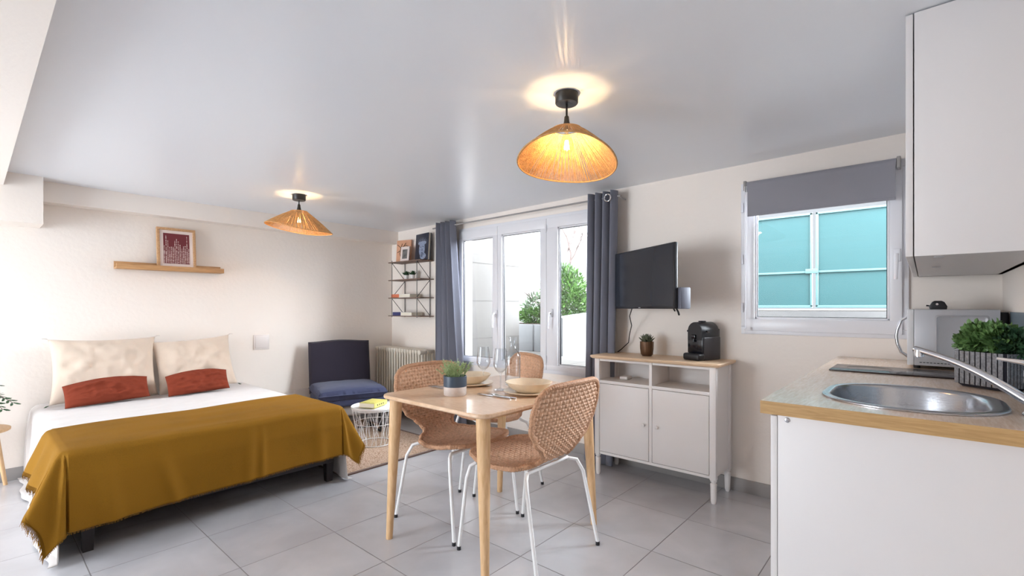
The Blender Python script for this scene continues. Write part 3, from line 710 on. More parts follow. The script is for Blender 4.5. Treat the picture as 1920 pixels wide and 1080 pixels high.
# large slate book with a pale statue head
def upright(name, lab, cat, x, y, z, w, h, t, tilt, rz):
    o = thing(name, lab, cat, (x, y, z), rz); o.rotation_euler = (tilt, 0, rz); return o
b1 = upright('slate_book', 'large slate-coloured book with a pale crowned stone face standing on the top shelf', 'book', -4.095, 3.235, 1.70, .2, .29, .03, .0, -.12)
b1.rotation_euler = (-.06, 0, -.12)
part('pages', MB().box(-.125, -.022, .003, .122, .002, .285), M['paper'], b1, smooth=False)
g = MB().box(-.128, -.026, 0, .128, -.022, .29, .001); g.box(-.128, .002, 0, .128, .006, .29, .001); g.box(-.130, -.026, 0, -.125, .006, .29, .001); part('cover', g, M['slate'], b1)
g = MB()
def relief(cx, cz, hx, hz, y, n=20): 
    g.add([(cx+hx*math.cos(2*PI*i/n), y, cz+hz*math.sin(2*PI*i/n)) for i in range(n)], [list(range(n))])
relief(.005, .120, .058, .080, -.0265); relief(.03, .045, .060, .035, -.0265); relief(.005, .185, .085, .022, -.0266)
for k in range(9):
    a = PI*(.12+.76*k/8); g.add([(.005+.075*math.cos(a)-.005, -.0267, .18+.03*math.sin(a)), (.005+.075*math.cos(a)+.005, -.0267, .18+.03*math.sin(a)), (.005+.115*math.cos(a), -.0267, .18+.075*math.sin(a))], [[0, 1, 2]])
part('cover_picture', g, M['facepale'], b1, smooth=False)
g = MB()
for q in ((-.022, .145, .012, .004), (.03, .145, .012, .004), (.008, .112, .005, .016), (.008, .082, .018, .004)): 
    g.add([(q[0]+q[2]*math.cos(2*PI*i/10), -.0272, q[1]+q[3]*math.sin(2*PI*i/10)) for i in range(10)], [list(range(10))])
part('cover_shading_marks', g, M['slate'], b1, smooth=False)
b2 = thing('peach_book', 'peach book with dark twig drawing standing at the left of the top shelf', 'book', (-4.42, 3.22, 1.70)); b2.rotation_euler = (-.08, 0, .25)
g = MB().box(-.10, -.016, 0, .10, .0, .25, .001); part('cover', g, M['peach'], b2)
g = MB()
for (a, b) in (((-.09, .20), (-.04, .165)), ((-.04, .165), (.03, .19)), ((-.04, .165), (-.05, .10)), ((-.05, .13), (-.085, .11)), ((-.04, .165), (-.02, .21)), ((.03, .19), (.07, .175)), ((0, .18), (.03, .215)), ((-.05, .1), (-.03, .04))):
    g.tube([(a[0], -.0165, a[1]), (b[0], -.0165, b[1])], .0035, 5)
part('twig_drawing', g, M['ink'], b2)
b3 = thing('small_framed_photo', 'small pale framed photograph in front of the peach book', 'picture', (-4.33, 3.165, 1.70)); b3.rotation_euler = (-.1, 0, .12)
g = MB()
for q in ((-.065, 0, .065, .03), (-.065, .135, .065, .165), (-.065, .03, -.04, .135), (.04, .03, .065, .135)): g.box(q[0], -.008, q[1], q[2], .006, q[3], .001)
part('frame', g, M['mount'], b3); part('photo', MB().box(-.041, -.003, .029, .041, .002, .136), M['photo'], b3, smooth=False)
def flatbook(nm, lab, x0, x1, z, cov):
    t = thing(nm, lab, 'book', ((x0+x1)/2, 3.19, z), 0); w = (x1-x0)/2
    part('pages', MB().box(-w+.09, -.082, .003, w, .06, .034), M['paper'], t, smooth=False)
    g = MB().box(-w, -.085, 0, -w+.145, .062, .037, .002); part('cover', g, cov, t)
    g = MB().box(-w+.145, -.085, .034, w, .062, .037, .001); g.box(-w+.145, -.085, 0, w, .062, .003, .001); part('open_boards', g, M['lacq'], t); return t
flatbook('orange_boxed_book', 'orange and white boxed book lying flat on the third shelf down', -4.50, -4.16, 1.3022, M['orange'])
flatbook('navy_boxed_book', 'navy and white boxed book lying flat on the lowest wall shelf', -4.47, -4.13, 1.1042, M['navycov'])

# ------------------------------------------------------------------ curtains + rod
def curtain(lab, xt0, xt1, xb0, xb1, zt, yb, folds, seed, flare_left=0):
    t = thing('curtain', lab, 'curtain', ((xt0+xt1)/2, yb, .0), 0, 'eyelet curtains beside the wide window')
    def fn(u, v):
        k = 1-v  # 1 at bottom
        x0 = xt0+(xb0-xt0)*k**1.2; x1 = xt1+(xb1-xt1)*k**1.2
        x = x0+(x1-x0)*u; a = u*folds*2*PI
        amp = .048*(1-.15*k)
        y = yb+amp*math.sin(a+.25*math.sin(3*k+seed))+.010*math.sin(a*2.3+seed+k*2)*k
        x += .018*math.sin(a*2+seed)*(.3+.7*k)
        return (x, y, .012+v*(zt-.012))
    g = MB().grid(fn, 150, 40); o = part('panel', g, M['curtain'], t, True); add_thick(o, .002)
    for q in range(folds):
        u = (q+.5)/folds; g = MB()
        x, y, z = fn(u, .97); g.tube([(x+.0, yb+.0+.026*math.cos(2*PI*i/20), z-.0+.026*math.sin(2*PI*i/20)) for i in range(20)], .005, 6, closed=True)
        part('eyelet', g, M['chrome'], t, True)
    return t
curtain('slate grey eyelet curtain gathered at the left side of the wide window', -3.80, -3.52, -3.86, -3.34, 2.055, 3.175, 4, 1)
ct = curtain('slate grey eyelet curtain gathered at the right side of the wide window', -1.99, -1.73, -2.02, -1.77, 2.062, 3.17, 4, 2)
g = MB(); g.tube([(-1.775+.026*math.cos(2*PI*i/24), 3.112, 2.005+.026*math.sin(2*PI*i/24)) for i in range(24)], .005, 8, closed=True); part('front_eyelet', g, M['chrome'], ct, True)
rod = thing('curtain_rod', 'thin dark curtain rod across the top of the wide window', 'rod', (-2.8, 3.175, 2.01))
part('pole', MB().tube([(-3.86, 3.175, 2.012), (-1.70, 3.175, 2.020)], .007, 10), M['base'], rod, True)
for x in (-3.83, -1.72): part('bracket', MB().tube([(x, 3.175, 2.014), (x, 3.289, 2.014)], .006, 8), M['base'], rod, True)

# ------------------------------------------------------------------ tv
tv = thing('wall_tv', 'flat black television on a swing arm angled away from the wall', 'television', (-1.458, 2.985, 1.183), math.atan2(2.79-3.18, -1.14+1.775))
Wt, Ht = .375, .405
part('casing', MB().box(-Wt, 0, 0, Wt, .028, Ht, .006), M['blackpl'], tv)
part('back_housing', MB().box(-.22, .026, .05, .24, .060, .28, .015), M['blackpl'], tv)
part('screen', MB().box(-Wt+.007, -.0015, .016, Wt-.007, .0015, Ht-.008), M['screen'], tv, smooth=False)
part('bezel_badge', MB().box(-.012, -.001, .005, .012, .0005, .010), M['micro'], tv, smooth=False)
part('side_box', MB().box(Wt-.02, .03, -.0, Wt+.025, .10, .13, .006), mat('slate_plastic', (96, 98, 110), .5), tv, label='grey plastic side box')
g = MB().tube([(Wt-.03, .04, .0), (Wt+.0, .03, -.02), (Wt+.02, .02, -.035)], .006, 6); g.tube([(Wt-.05, .03, .005), (Wt-.02, .02, -.012)], .005, 6); part('cable_stub', g, M['black'], tv)
tvr = tv.rotation_euler.z
def tl(x, y, z): return Vector(tv.location)+Matrix.Rotation(tvr, 3, 'Z') @ Vector((x, y, z))
g = MB(); p0 = Vector((.0, .065, .2)); inv = Matrix.Rotation(-tvr, 3, 'Z')
def wl(x, y, z): return inv @ (Vector((x, y, z))-Vector(tv.location))
g.tube([p0, wl(-1.28, 3.12, 1.383), wl(-1.42, 3.275, 1.383)], .014, 8); w_ = wl(-1.42, 3.285, 1.383)
part('swing_arm', g, M['black'], tv)
cab = MB().tube([tl(-.14, .03, .005), (-1.60, 3.12, 1.13), (-1.625, 3.20, 1.06), (-1.66, 3.235, .99), (-1.675, 3.25, .93), (-1.74, 3.26, .875), (-1.79, 3.265, .84), (-1.85, 3.27, .80)], .0035, 6)
solo('tv_cable', cab, M['black'], 'thin dark cable hanging from the television down the wall', 'cable')

# ------------------------------------------------------------------ sideboard
sb = thing('sideboard', 'white sideboard with pine top, two open bays and two doors', 'sideboard', (-1.37, 3.11, 0))
sx0, sx1, sy0, sy1 = -1.790, -.950, 2.955, 3.262
g = MB(); pr_ = rrect((sx0+sx1)/2, (2.93+3.275)/2, (sx1-sx0)/2+.028, .1725, .012, 4)
loft(g, [[(x, y, .829) for x, y in rrect(-1.37, 3.1025, .436, .161, .012, 4)], [(x, y, .838) for x, y in rrect(-1.37, 3.1025, .446, .170, .012, 4)], [(x, y, .848) for x, y in rrect(-1.37, 3.1025, .448, .172, .012, 4)], [(x, y, .852) for x, y in rrect(-1.37, 3.1025, .444, .168, .012, 4)]], cap0=True)
part('top_board', g, M['sidetop'], sb, True)
g = MB(); pw = .038
for x in (sx0, sx1-pw):
    for y in (sy0, sy1-pw): g.box(x, y, .145, x+pw, y+pw, .829, .003)
g.box(sx0+.010, sy0+.03, .155, sx0+.026, sy1-.03, .829); g.box(sx1-.026, sy0+.03, .155, sx1-.010, sy1-.03, .829)
g.box(sx0+.02, sy1-.02, .155, sx1-.02, sy1-.012, .829); g.box(sx0+.02, sy0+.008, .15, sx1-.02, sy1-.02, .168); g.box(sx0+.02, sy0+.006, .655, sx1-.02, sy1-.02, .675)
g.box(sx0+.03, sy0+.008, .812, sx1-.03, sy0+.022, .829); g.box(-1.378, sy0+.004, .168, -1.358, sy1-.02, .829, .001)
part('carcass', g, M['lacq'], sb, True)
for (x0, x1, kx) in ((sx0+pw+.003, -1.381, -1.415), (-1.355, sx1-pw-.003, -1.322)):
    o = part('door', MB().box(x0, sy0+.002, .172, x1, sy0+.018, .652, .002), M['lacq'], sb, True)
    part('knob', MB().lathe([(.006, 0), (.006, .008), (.012, .014), (.012, .019), (.001, .022)], 16, T=T3(kx, sy0+.004, .41) @ Matrix.Rotation(PI/2, 4, 'X')), M['lacq'], o, False)
for (x, y) in ((sx0+pw/2, sy0+pw/2), (sx1-pw/2, sy0+pw/2), (sx0+pw/2, sy1-pw/2), (sx1-pw/2, sy1-pw/2)):
    part('leg', MB().lathe([(.012, 0), (.0165, .015), (.0195, .118), (.018, .122), (.013, .126), (.013, .131), (.019, .134), (.020, .145), (.019, .150)], 20, (x, y, 0)), M['lacq'], sb, True)
solo('white_adapter', MB().box(-1.66, 3.08, .676, -1.60, 3.16, .698, .006), M['lacq'], 'small flat white box inside the left open bay of the sideboard', 'box')
# succulent in bronze pot
t = thing('potted_succulent', 'dark spiky succulent in a ribbed bronze pot on the sideboard', 'plant', (-1.478, 3.14, .8525))
part('pot', MB().lathe([(.030, 0), (.041, .012), (.046, .05), (.047, .10), (.044, .10), (.042, .086), (.001, .086)], 60, wob=lambda a, z: 1+.018*math.cos(20*a)), M['bronze'], t)
part('soil', MB().lathe([(.001, .086), (.042, .086), (.03, .092), (.001, .094)], 20), M['soil'], t)
g = MB(); leaf_fan(g, (0, 0, .092), 8, .068, .020, R, 4, 1.3); part('leaves', g, mat('aloe_leaf', (98, 104, 84), .5, var=.2, vscale=60), t, smooth=False)

# coffee machine (local: faces -Y)
cm = thing('coffee_machine', 'black pod coffee machine standing on the right of the sideboard', 'coffee machine', (-1.105, 3.135, .8525), math.radians(-20))
def arch(w, z0, zs, r, y, n=16):
    P = [(-w, y, z0), (-w, y, zs)]
    for i in range(n+1):
        a = PI-PI*i/n; P.append((math.cos(a)*w, y, zs+math.sin(a)*r))
    return P+[(w, y, z0)]
g = MB(); loft(g, [arch(.054, .13, .185, .058, -.055), arch(.056, .13, .185, .060, -.05), arch(.056, .13, .185, .060, .10), arch(.050, .13, .185, .052, .115)], cap0=True); part('head', g, M['blackpl'], cm)
g = MB().box(-.062, -.04, .0, .062, .12, .150, .008, seg=3); part('body', g, mat('grey_black_plastic', (60, 58, 62), .4), cm)
g = MB().box(-.058, -.052, .045, .058, -.036, .145, .004); part('front_panel', g, M['dkglossy'], cm)
g = MB().box(-.064, -.095, .0, .064, -.03, .045, .014, seg=3); part('drip_tray', g, M['blackpl'], cm)
g = MB().box(-.014, -.070, .135, .014, -.045, .165, .004); g.tube([(0, -.062, .14), (0, -.062, .118)], .007, 10); part('spout', g, M['dkglossy'], cm)
g = MB(); g.tube([(-.056, -.01, .186), (-.075, -.012, .186), (-.078, -.03, .184)], .006, 8); part('lever', g, M['dkglossy'], cm); g = MB(); g.tube([(.056, -.01, .186), (.075, -.012, .186), (.078, -.03, .184)], .006, 8); part('lever', g, M['dkglossy'], cm)
part('button', MB().box(-.018, .0, .244, .018, .035, .252, .004), M['blackpl'], cm)
part('water_tank', MB().box(-.045, .115, .02, .045, .135, .20, .006), glass('smoked_tank', (.55, .57, .6)), cm)

# ------------------------------------------------------------------ pendant lamps
def lamp(lab, x, y, ztop, drop, axx, axy, aang, dropfn):
    t = thing('pendant_lamp', lab, 'lamp', (x, y, ztop), 0, 'rope pendant lamps')
    part('ceiling_rose', MB().lathe([(.049, 0), (.049, -.040), (.046, -.044), (.001, -.044)], 40), M['black'], t, label='flat black ceiling rose')
    part('cord', MB().tube([(0, 0, -.04), (0, 0, -drop+.02)], .0045, 8), M['black'], t)
    part('lamp_holder', MB().lathe([(.006, -drop+.055), (.010, -drop+.05), (.012, -drop+.03), (.016, -drop+.012), (.016, -drop-.010), (.010, -drop-.014)], 20), M['black'], t)
    zt = -drop-.004; r0 = .062; N = 180
    def rim(a):
        b = a-aang; r = 1/math.sqrt((math.cos(b)/axx)**2+(math.sin(b)/axy)**2)
        return r, zt-dropfn(a)
    g = MB()
    for k in range(N):
        a = 2*PI*k/N+R.uniform(-.004, .004); r, z = rim(a); P = []; a2 = a+R.uniform(-.03, .03)
        for q in range(9):
            s = q/8; rr = r0+(r-r0)*s; zz = zt+(z-zt)*s+.004*math.sin(PI*s)
            aa = a+(a2-a)*(1-s); P.append((rr*math.cos(aa), rr*math.sin(aa), zz))
        g.tube(P, .0027, 5, rs=[.0011]*1+[.0017]+[.0025]*7)
    for (ss, rd_) in ((0, .003), (1, .0038)):
        P = []
        for k in range(80):
            a = 2*PI*k/80; r, z = rim(a); P.append((r*math.cos(a), r*math.sin(a), z) if ss else (r0*math.cos(a), r0*math.sin(a), zt))
        g.tube(P, rd_, 6, closed=True)
    part('shade', g, M['rope'], t)
    g = MB()
    for k in range(3):
        a = 2*PI*k/3; g.tube([(.014*math.cos(a), .014*math.sin(a), zt-.002), (r0*math.cos(a), r0*math.sin(a), zt)], .0015, 5)
    part('spider', g, M['black'], t)
    bz = zt-.070
    g = MB().lathe([(.012, .052), (.014, .045), (.026, .022), (.030, 0), (.026, -.020), (.014, -.031), (.001, -.034)], 24, (0, 0, bz)); b = part('bulb', g, M['bulbglass'], t)
    g = MB()
    for k in range(6):
        a = 2*PI*k/6; g.tube([(.005*math.cos(a), .005*math.sin(a), bz+.022), (.010*math.cos(a), .010*math.sin(a), bz-.014)], .0022, 6)
    part('filament', g, M['filament'], b)
    ld = bpy.data.lights.new('bulb_light', 'POINT'); ld.energy = LAMP_W; ld.color = (1, .74, .46); ld.shadow_soft_size = .012
    lo = bpy.data.objects.new('bulb_light', ld); link(lo); lo.parent = t; lo.location = (0, 0, bz+.004)
    return t
LAMP_W = 3.4
rd1 = math.radians
lamp('rope pendant lamp hanging nearest, above the dining table', -1.165, 1.695, cz(-1.165), .150, .212, .200, rd1(41), lambda a: .138+.045*math.cos(a-rd1(128))+.014*math.cos(a-rd1(41))+.012*math.cos(2*(a-rd1(41))))
lamp('rope pendant lamp hanging farther off, above the foot of the bed', -3.735, 1.72, cz(-3.735), .128, .255, .19, rd1(41), lambda a: .142+.036*math.cos(a-rd1(50))+.010*math.cos(2*(a-rd1(-20))))

# ------------------------------------------------------------------ dining table
tb = thing('dining_table', 'birch dining table with rounded corners and splayed round legs', 'table', (-1.745, 1.86, 0))
tx, ty, hx, hy = -1.738, 1.855, .375, .47
g = MB(); Z0, Z1 = .727, .747
loft(g, [[(x, y, Z0) for x, y in rrect(tx, ty, hx-.006, hy-.006, .055, 10)], [(x, y, Z0+.006) for x, y in rrect(tx, ty, hx, hy, .06, 10)], [(x, y, Z1-.003) for x, y in rrect(tx, ty, hx, hy, .06, 10)], [(x, y, Z1) for x, y in rrect(tx, ty, hx-.003, hy-.003, .057, 10)]], cap0=True)
part('table_top', g, M['tabletop'], tb, True)
g = MB()
for q in ((tx-hx+.085, ty-hy+.11, tx+hx-.085, ty-hy+.128), (tx-hx+.085, ty+hy-.128, tx+hx-.085, ty+hy-.11), (tx-hx+.085, ty-hy+.11, tx-hx+.103, ty+hy-.11), (tx+hx-.103, ty-hy+.11, tx+hx-.085, ty+hy-.11)): g.box(q[0], q[1], .695, q[2], q[3], .727, .002)
part('apron', g, M['tableleg'], tb, True)
for (fx, fy) in ((-2.085, 1.428), (-1.388, 1.422), (-1.375, 2.262), (-2.078, 2.262)):
    sx_ = 1 if fx > tx else -1; sy_ = 1 if fy > ty else -1
    tpx = tx+sx_*(hx-.062); tpy = ty+sy_*(hy-.062)
    g = MB().tube([(tpx, tpy, .7265), (tpx+(fx-tpx)*.1, tpy+(fy-tpy)*.1, .65), (fx, fy, .004), (fx, fy, 0)], .02, 20, rs=[.032, .031, .0165, .0165]); part('leg', g, M['tableleg'], tb, True)

# ------------------------------------------------------------------ wicker chairs (local: faces -X; backrest at +X)
def shell_curve(t):
    # t in 0..1 from top of back to front of seat -> (x, z)
    P = [(.285, .845), (.262, .74), (.232, .64), (.205, .555), (.165, .49), (.10, .458), (0, .448), (-.10, .452), (-.19, .464), (-.245, .468)]
    n = len(P)-1; s = t*n; i = min(int(s), n-1); f = s-i
    def g_(k): return Vector((*P[max(0, min(n, k))], 0))
    p0, p1, p2, p3 = g_(i-1), g_(i), g_(i+1), g_(i+2)
    v = .5*((2*p1)+(-p0+p2)*f+(2*p0-5*p1+4*p2-p3)*f*f+(-p0+3*p1-3*p2+p3)*f**3)
    return v.x, v.y
WID = [(0, .155), (.02, .205), (.06, .243), (.12, .256), (.2, .247), (.28, .205), (.35, .148), (.40, .118), (.45, .108), (.49, .122), (.54, .170), (.60, .212), (.70, .236), (.80, .236), (.88, .215), (.95, .172), (.985, .125), (1, .085)]
def width(t):
    for (a, b), (c, d) in zip(WID, WID[1:]):
        if t <= c: f = (t-a)/(c-a); f = f*f*(3-2*f) if .05 < t < .9 else f; return b+(d-b)*f
    return WID[-1][1]
def shell_pt(t, w):
    x, z = shell_curve(t); bk = max(0, 1-t/.5); st = max(0, (t-.45)/.55)
    y = w*width(t); c = (w*width(t)/.25)**2
    return Vector((x-.035*c*bk**.5*1.0, y, z+.018*c*st))
NT, NW = 30, 17
def shell_fn(u, v):
    t = v; w = (u*2-1)
    p = shell_pt(t, w*.97); e = .004
    dt = shell_pt(min(1, t+e), w*.97)-shell_pt(max(0, t-e), w*.97); dw = shell_pt(t, min(1, w+.02)*.97)-shell_pt(t, max(-1, w-.02)*.97)
    n = dt.cross(dw)
    n = n.normalized() if n.length > 1e-9 else Vector((0, 0, 1))
    cu = w*width(t)/.023+50; cv = t*52; iu, iv = math.floor(cu), math.floor(cv); a = abs(math.sin(PI*(cu-iu))); b = abs(math.sin(PI*(cv-iv)))
    h = (b**.55)*(.15+.85*a) if (iu+iv) % 2 == 0 else (a**.55)*(.05+.55*b)
    return p+n*(h-.45)*.0115
chair_seat_mesh = None
def wicker_chair(label):
    t = thing('wicker_chair', label, 'chair', (0, 0, 0), 0, 'wicker chairs around the dining table')
    g = MB().grid(shell_fn, 140, 300); o = part('woven_shell', g, M['wicker'], t, ang=180)
    m = o.modifiers.new('s', 'SOLIDIFY'); m.thickness = .006; m.offset = 0
    P = []
    n = 70
    for i in range(n+1): P.append(shell_pt(i/n, 1))
    wf = [width(1)*(1-2*i/8) for i in range(1, 8)]
    for q in wf: x, z = shell_curve(1); P.append(Vector((x-.012*(1-(q/width(1))**2), q, z)))
    for i in range(n, -1, -1): P.append(shell_pt(i/n, -1))
    for i in range(1, 12): q = -width(0)+2*width(0)*i/12; x, z = shell_curve(0); P.append(Vector((x-.035*(q/.25)**2, q, z+.004*(1-(q/width(0))**2))))
    # wrapped rim: slightly ridged radius
    Q = []
    for i in range(len(P)):
        a, b = P[i], P[(i+1) % len(P)]; k = max(1, int((b-a).length/.004))
        for j in range(k): Q.append(a.lerp(b, j/k))
    rs = [.0125+.0012*math.sin(i*2.1) for i in range(len(Q))]
    g = MB().tube(Q, .0125, 8, closed=True, rs=rs); part('rim', g, M['wickerrim'], t)
    # tubular base
    g = MB()
    for sx_ in (-1, 1):
        pass
    ztop = .432
    g.tube([(-.17, -.20, ztop), (-.17, .20, ztop)], .009, 10); g.tube([(.12, -.16, ztop+.004), (.12, .16, ztop+.004)], .009, 10)
    g.tube([(-.17, -.12, ztop), (.12, -.12, ztop)], .008, 10); g.tube([(-.17, .12, ztop), (.12, .12, ztop)], .008, 10)
    part('seat_frame', g, M['whitemetal'], t)
    for (fx, fy, tx_, ty_) in ((-.245, -.245, -.17, -.20), (-.245, .245, -.17, .20), (.245, -.245, .12, -.16), (.245, .245, .12, .16)):
        q = Vector((fx, fy, .012)); tp = Vector((tx_, ty_, ztop)); m1 = tp+Vector(((fx-tx_)*.22, (fy-ty_)*.5, -.012)); m2 = tp+Vector(((fx-tx_)*.42, (fy-ty_)*.75, -.07))
        g = MB().tube([tp, m1, m2, q.lerp(m2, .5), q], .009, 10); o = part('leg', g, M['whitemetal'], t)
        part('foot_cap', MB().tube([q+Vector((0, 0, .006)), Vector((fx, fy, 0))], .0105, 10), M['blackpl'], o)
    return t
ch = wicker_chair('wicker chair with white legs on the kitchen side of the table, nearest')
ch.location = (-1.485, 1.832, 0); ch.rotation_euler = (0, 0, 0)
dup(ch, (-2.022, 1.842, 0), PI, 'wicker chair with white legs on the bed side of the table')
dup(ch, (-2.27, 2.42, 0), math.radians(66), 'wicker chair mostly hidden behind the window end of the table')

# ------------------------------------------------------------------ on the table
ZT_ = .7475
t = thing('potted_herb', 'feathery pale green plant in a navy-dipped pot on the table corner', 'plant', (-1.80, 1.625, ZT_))
g = MB().lathe([(.054, 0), (.057, .004), (.058, .045), (.0585, .045)], 40, mi=0); g.lathe([(.0585, .045), (.059, .048), (.059, .098), (.056, .098), (.054, .085), (.001, .085)], 40, mi=1)
part('pot', g, [M['potgrey'], M['potnavy']], t)
part('soil', MB().lathe([(.001, .085), (.054, .085), (.001, .092)], 20), M['soil'], t)
g = MB(); r8 = random.Random(8)
for k in range(110):
    a = r8.uniform(0, 2*PI); rr = r8.uniform(0, .042); el = r8.uniform(.5, 1.5)*(1-rr*6); d = Vector((math.cos(a)*math.cos(el), math.sin(a)*math.cos(el), math.sin(el)+.25)).normalized()
    L = r8.uniform(.055, .10); p = Vector((rr*math.cos(a), rr*math.sin(a), .088)); q = p+d*L*.6+Vector((0, 0, .004)); e = p+d*L
    g.tube([p, q, e], .0008, 3)
    for j in range(16):
        s = r8.uniform(.25, 1); c = p.lerp(e, s); dd = (d+Vector((r8.uniform(-1, 1), r8.uniform(-1, 1), r8.uniform(-.5, 1)))).normalized(); sd = dd.cross(Vector((r8.uniform(-1, 1), r8.uniform(-1, 1), .3))).normalized()
        l = r8.uniform(.006, .012); g.add([c, c+dd*l*.5+sd*l*.22, c+dd*l, c+dd*l*.5-sd*l*.22], [[0, 1, 2, 3]])
part('foliage', g, M['leafc'], t, smooth=False)
def wine_glass(lab):
    prof = [(.036, 0), (.036, .002), (.012, .006), (.0042, .014), (.0038, .05), (.0042, .082), (.010, .092), (.028, .108), (.0385, .130), (.0385, .146), (.034, .19), (.0300, .222)]
    inn = [(.0287, .222), (.0327, .19), (.0372, .146), (.0372, .131), (.027, .110), (.009, .096), (.0008, .093)]
    g = MB(); g.lathe([(.0008, 0)]+prof+inn, 40, caps=False)
    return g
wg = solo('wine_glass', wine_glass(''), M['clear'], 'empty stemmed wine glass standing on the bare middle of the table', 'glass', 'wine glasses on the table'); wg.location = (-1.88, 1.912, ZT_)
w2g = wg.copy(); C.objects.link(w2g); w2g.location = (-1.725, 1.885, ZT_); w2g['label'] = 'empty stemmed wine glass in front of the clear carafe'
g = MB(); prof = [(.0008, 0), (.042, 0), (.044, .006), (.0445, .16), (.043, .175), (.036, .188), (.026, .197), (.019, .215), (.0175, .235), (.0205, .262), (.0235, .272)]
inn = [(.0215, .272), (.0185, .260), (.0158, .235), (.017, .215), (.024, .199), (.034, .190), (.0405, .175), (.0420, .16), (.0415, .010), (.0008, .008)]
g.lathe(prof+inn, 40, caps=False); g.tube([(.0446*math.cos(2*PI*i/40), .0446*math.sin(2*PI*i/40), .166) for i in range(40)], .001, 5, closed=True)
cf = solo('carafe', g, M['clear'], 'clear glass carafe on the table behind the wine glasses', 'carafe'); cf.location = (-1.79, 2.06, ZT_)
def plate_set(cx, cy, side, labs):
    rr = random.Random(4)
    g = MB().lathe([(.001, .004), (.07, .004), (.085, .0), (.09, .004), (.128, .012), (.132, .016), (.130, .018), (.09, .010), (.08, .008), (.001, .008)], 64, wob=lambda a, z: 1+.006*math.sin(3*a)+.004*math.sin(7*a), caps=False)
    o = solo('dinner_plate', g, M['stone'], labs[0], 'plate', 'stoneware plates on the table'); o.location = (cx, cy, ZT_)
    g = MB().lathe([(.001, .0), (.058, .0), (.062, .002), (.095, .022), (.118, .050), (.120, .053), (.117, .054), (.092, .028), (.06, .008), (.001, .006)], 64, wob=lambda a, z: 1+.010*math.sin(2*a+1)+.006*math.sin(5*a), caps=False)
    o = solo('pasta_bowl', g, M['stone'], labs[1], 'bowl', 'stoneware bowls on the table'); o.location = (cx, cy, ZT_+.0085)
plate_set(-1.545, 1.905, 1, ('cream stoneware plate under the bowl nearest the kitchen side', 'wide cream stoneware bowl on the plate nearest the kitchen side'))
plate_set(-1.975, 1.90, -1, ('cream stoneware plate under the bowl partly hidden by the potted plant', 'wide cream stoneware bowl partly hidden behind the potted plant'))
def cutlery(kind, lab, x, y, rz, m='chrome'):
    g = MB()
    if kind == 'fork':
        g.tube([(0, -.095, .004), (0, 0, .003), (0, .04, .006)], .003, 6, rs=[.004, .0025, .003]); g.box(-.011, .04, .004, .011, .062, .0065, .001)
        for k in (-1, -.33, .33, 1): g.box(k*.009-.0013, .06, .0045, k*.009+.0013, .098, .006)
    else:
        g.tube([(0, -.105, .004), (0, 0, .004)], .004, 6, rs=[.005, .0035]); g.box(-.008, .0, .003, .008, .105, .0045, .001)
    o = part(kind, g, M[m]); o.location = (x, y, ZT_); o.rotation_euler = (0, 0, rz); tag(o, lab, kind); return o
cutlery('fork', 'shiny steel fork left of the near cream plate', -1.590, 1.745, math.radians(90))
cutlery('table_knife', 'steel table knife beside the near cream plate by the glass base', -1.622, 1.722, math.radians(94))
cutlery('fork', 'fork lying beside the plate behind the potted plant, nearer the table edge', -2.01, 1.70, math.radians(88), 'steel')
cutlery('table_knife', 'table knife lying beside the plate behind the potted plant', -2.0, 1.735, math.radians(92), 'steel')

# ------------------------------------------------------------------ kitchen
kb = thing('kitchen_base_unit', 'white kitchen base cabinet with a plain end panel', 'cabinet', (0, 2.4, 0))
part('end_panel', MB().box(-.333, 1.592, .0, RX-.002, 1.610, .870, .001), M['kitch'], kb, True)
g = MB().box(-.330, 1.611, .10, RX-.002, 1.70, .60); g.box(-.330, 1.611, .10, -.315, WY-.01, .84); g.box(-.33, 3.2, .1, RX-.002, WY-.014, .868); g.box(-.33, 2.2, .1, RX-.002, 2.22, .70); g.box(-.33, 1.611, .1, RX-.002, WY-.014, .12); g.box(-.28, 1.62, 0, -.265, WY-.014, .1)
part('carcass', g, M['kitch'], kb, True)
for k, (y0, y1) in enumerate(((1.592, 2.19), (2.194, 2.79), (2.794, 3.27))):
    d = part('door', MB().box(-.352, y0, .12, -.3345, y1, .866, .0015), M['kitch'], kb, True)
    part('pull', MB().tube([(-.353, y1-.05, .70), (-.375, y1-.05, .70), (-.375, y1-.05, .82), (-.353, y1-.05, .82)], .005, 8), M['steel'], d)
g = MB().lathe([(.0075, 0), (.0075, .0015), (.005, .003), (.001, .003)], 20, T=T3(-.308, 1.592, .858) @ Matrix.Rotation(PI/2, 4, 'X')); part('cam_cap', g, M['steel'], kb, True, label='small round metal fixing near the panel top')
# worktop with sink cut-out
SCX, SCY = -.040, 1.915
bm = bmesh.new()
outer = [(-.377, 1.575), (RX-.002, 1.575), (RX-.002, WY-.002), (-.377, WY-.002)]
hole = rrect(SCX-.010, SCY, .190, .238, .175, 8)
def ring(pts, z):
    vs = [bm.verts.new((x, y, z)) for x, y in pts]; es = [bm.edges.new((vs[i], vs[(i+1) % len(vs)])) for i in range(len(vs))]; return vs, es
ot, oe = ring(outer, .91); ht, he = ring(hole, .91); ob, obe = ring(outer, .872); hb, hbe = ring(hole, .872)
bmesh.ops.triangle_fill(bm, use_beauty=True, edges=oe+he); bmesh.ops.triangle_fill(bm, use_beauty=True, edges=obe+hbe)
for f in bm.faces: f.material_index = 0
sides = []
for A_, B_ in ((ot, ob), (ht, hb)):
    for i in range(len(A_)): sides.append(bm.faces.new((A_[i], A_[(i+1) % len(A_)], B_[(i+1) % len(A_)], B_[i])))
for f in sides: f.material_index = 1
bmesh.ops.recalc_face_normals(bm, faces=bm.faces[:])
me = bpy.data.meshes.new('worktop'); 
for v in bm.verts: v.co -= Vector((0, 2.4, .872))
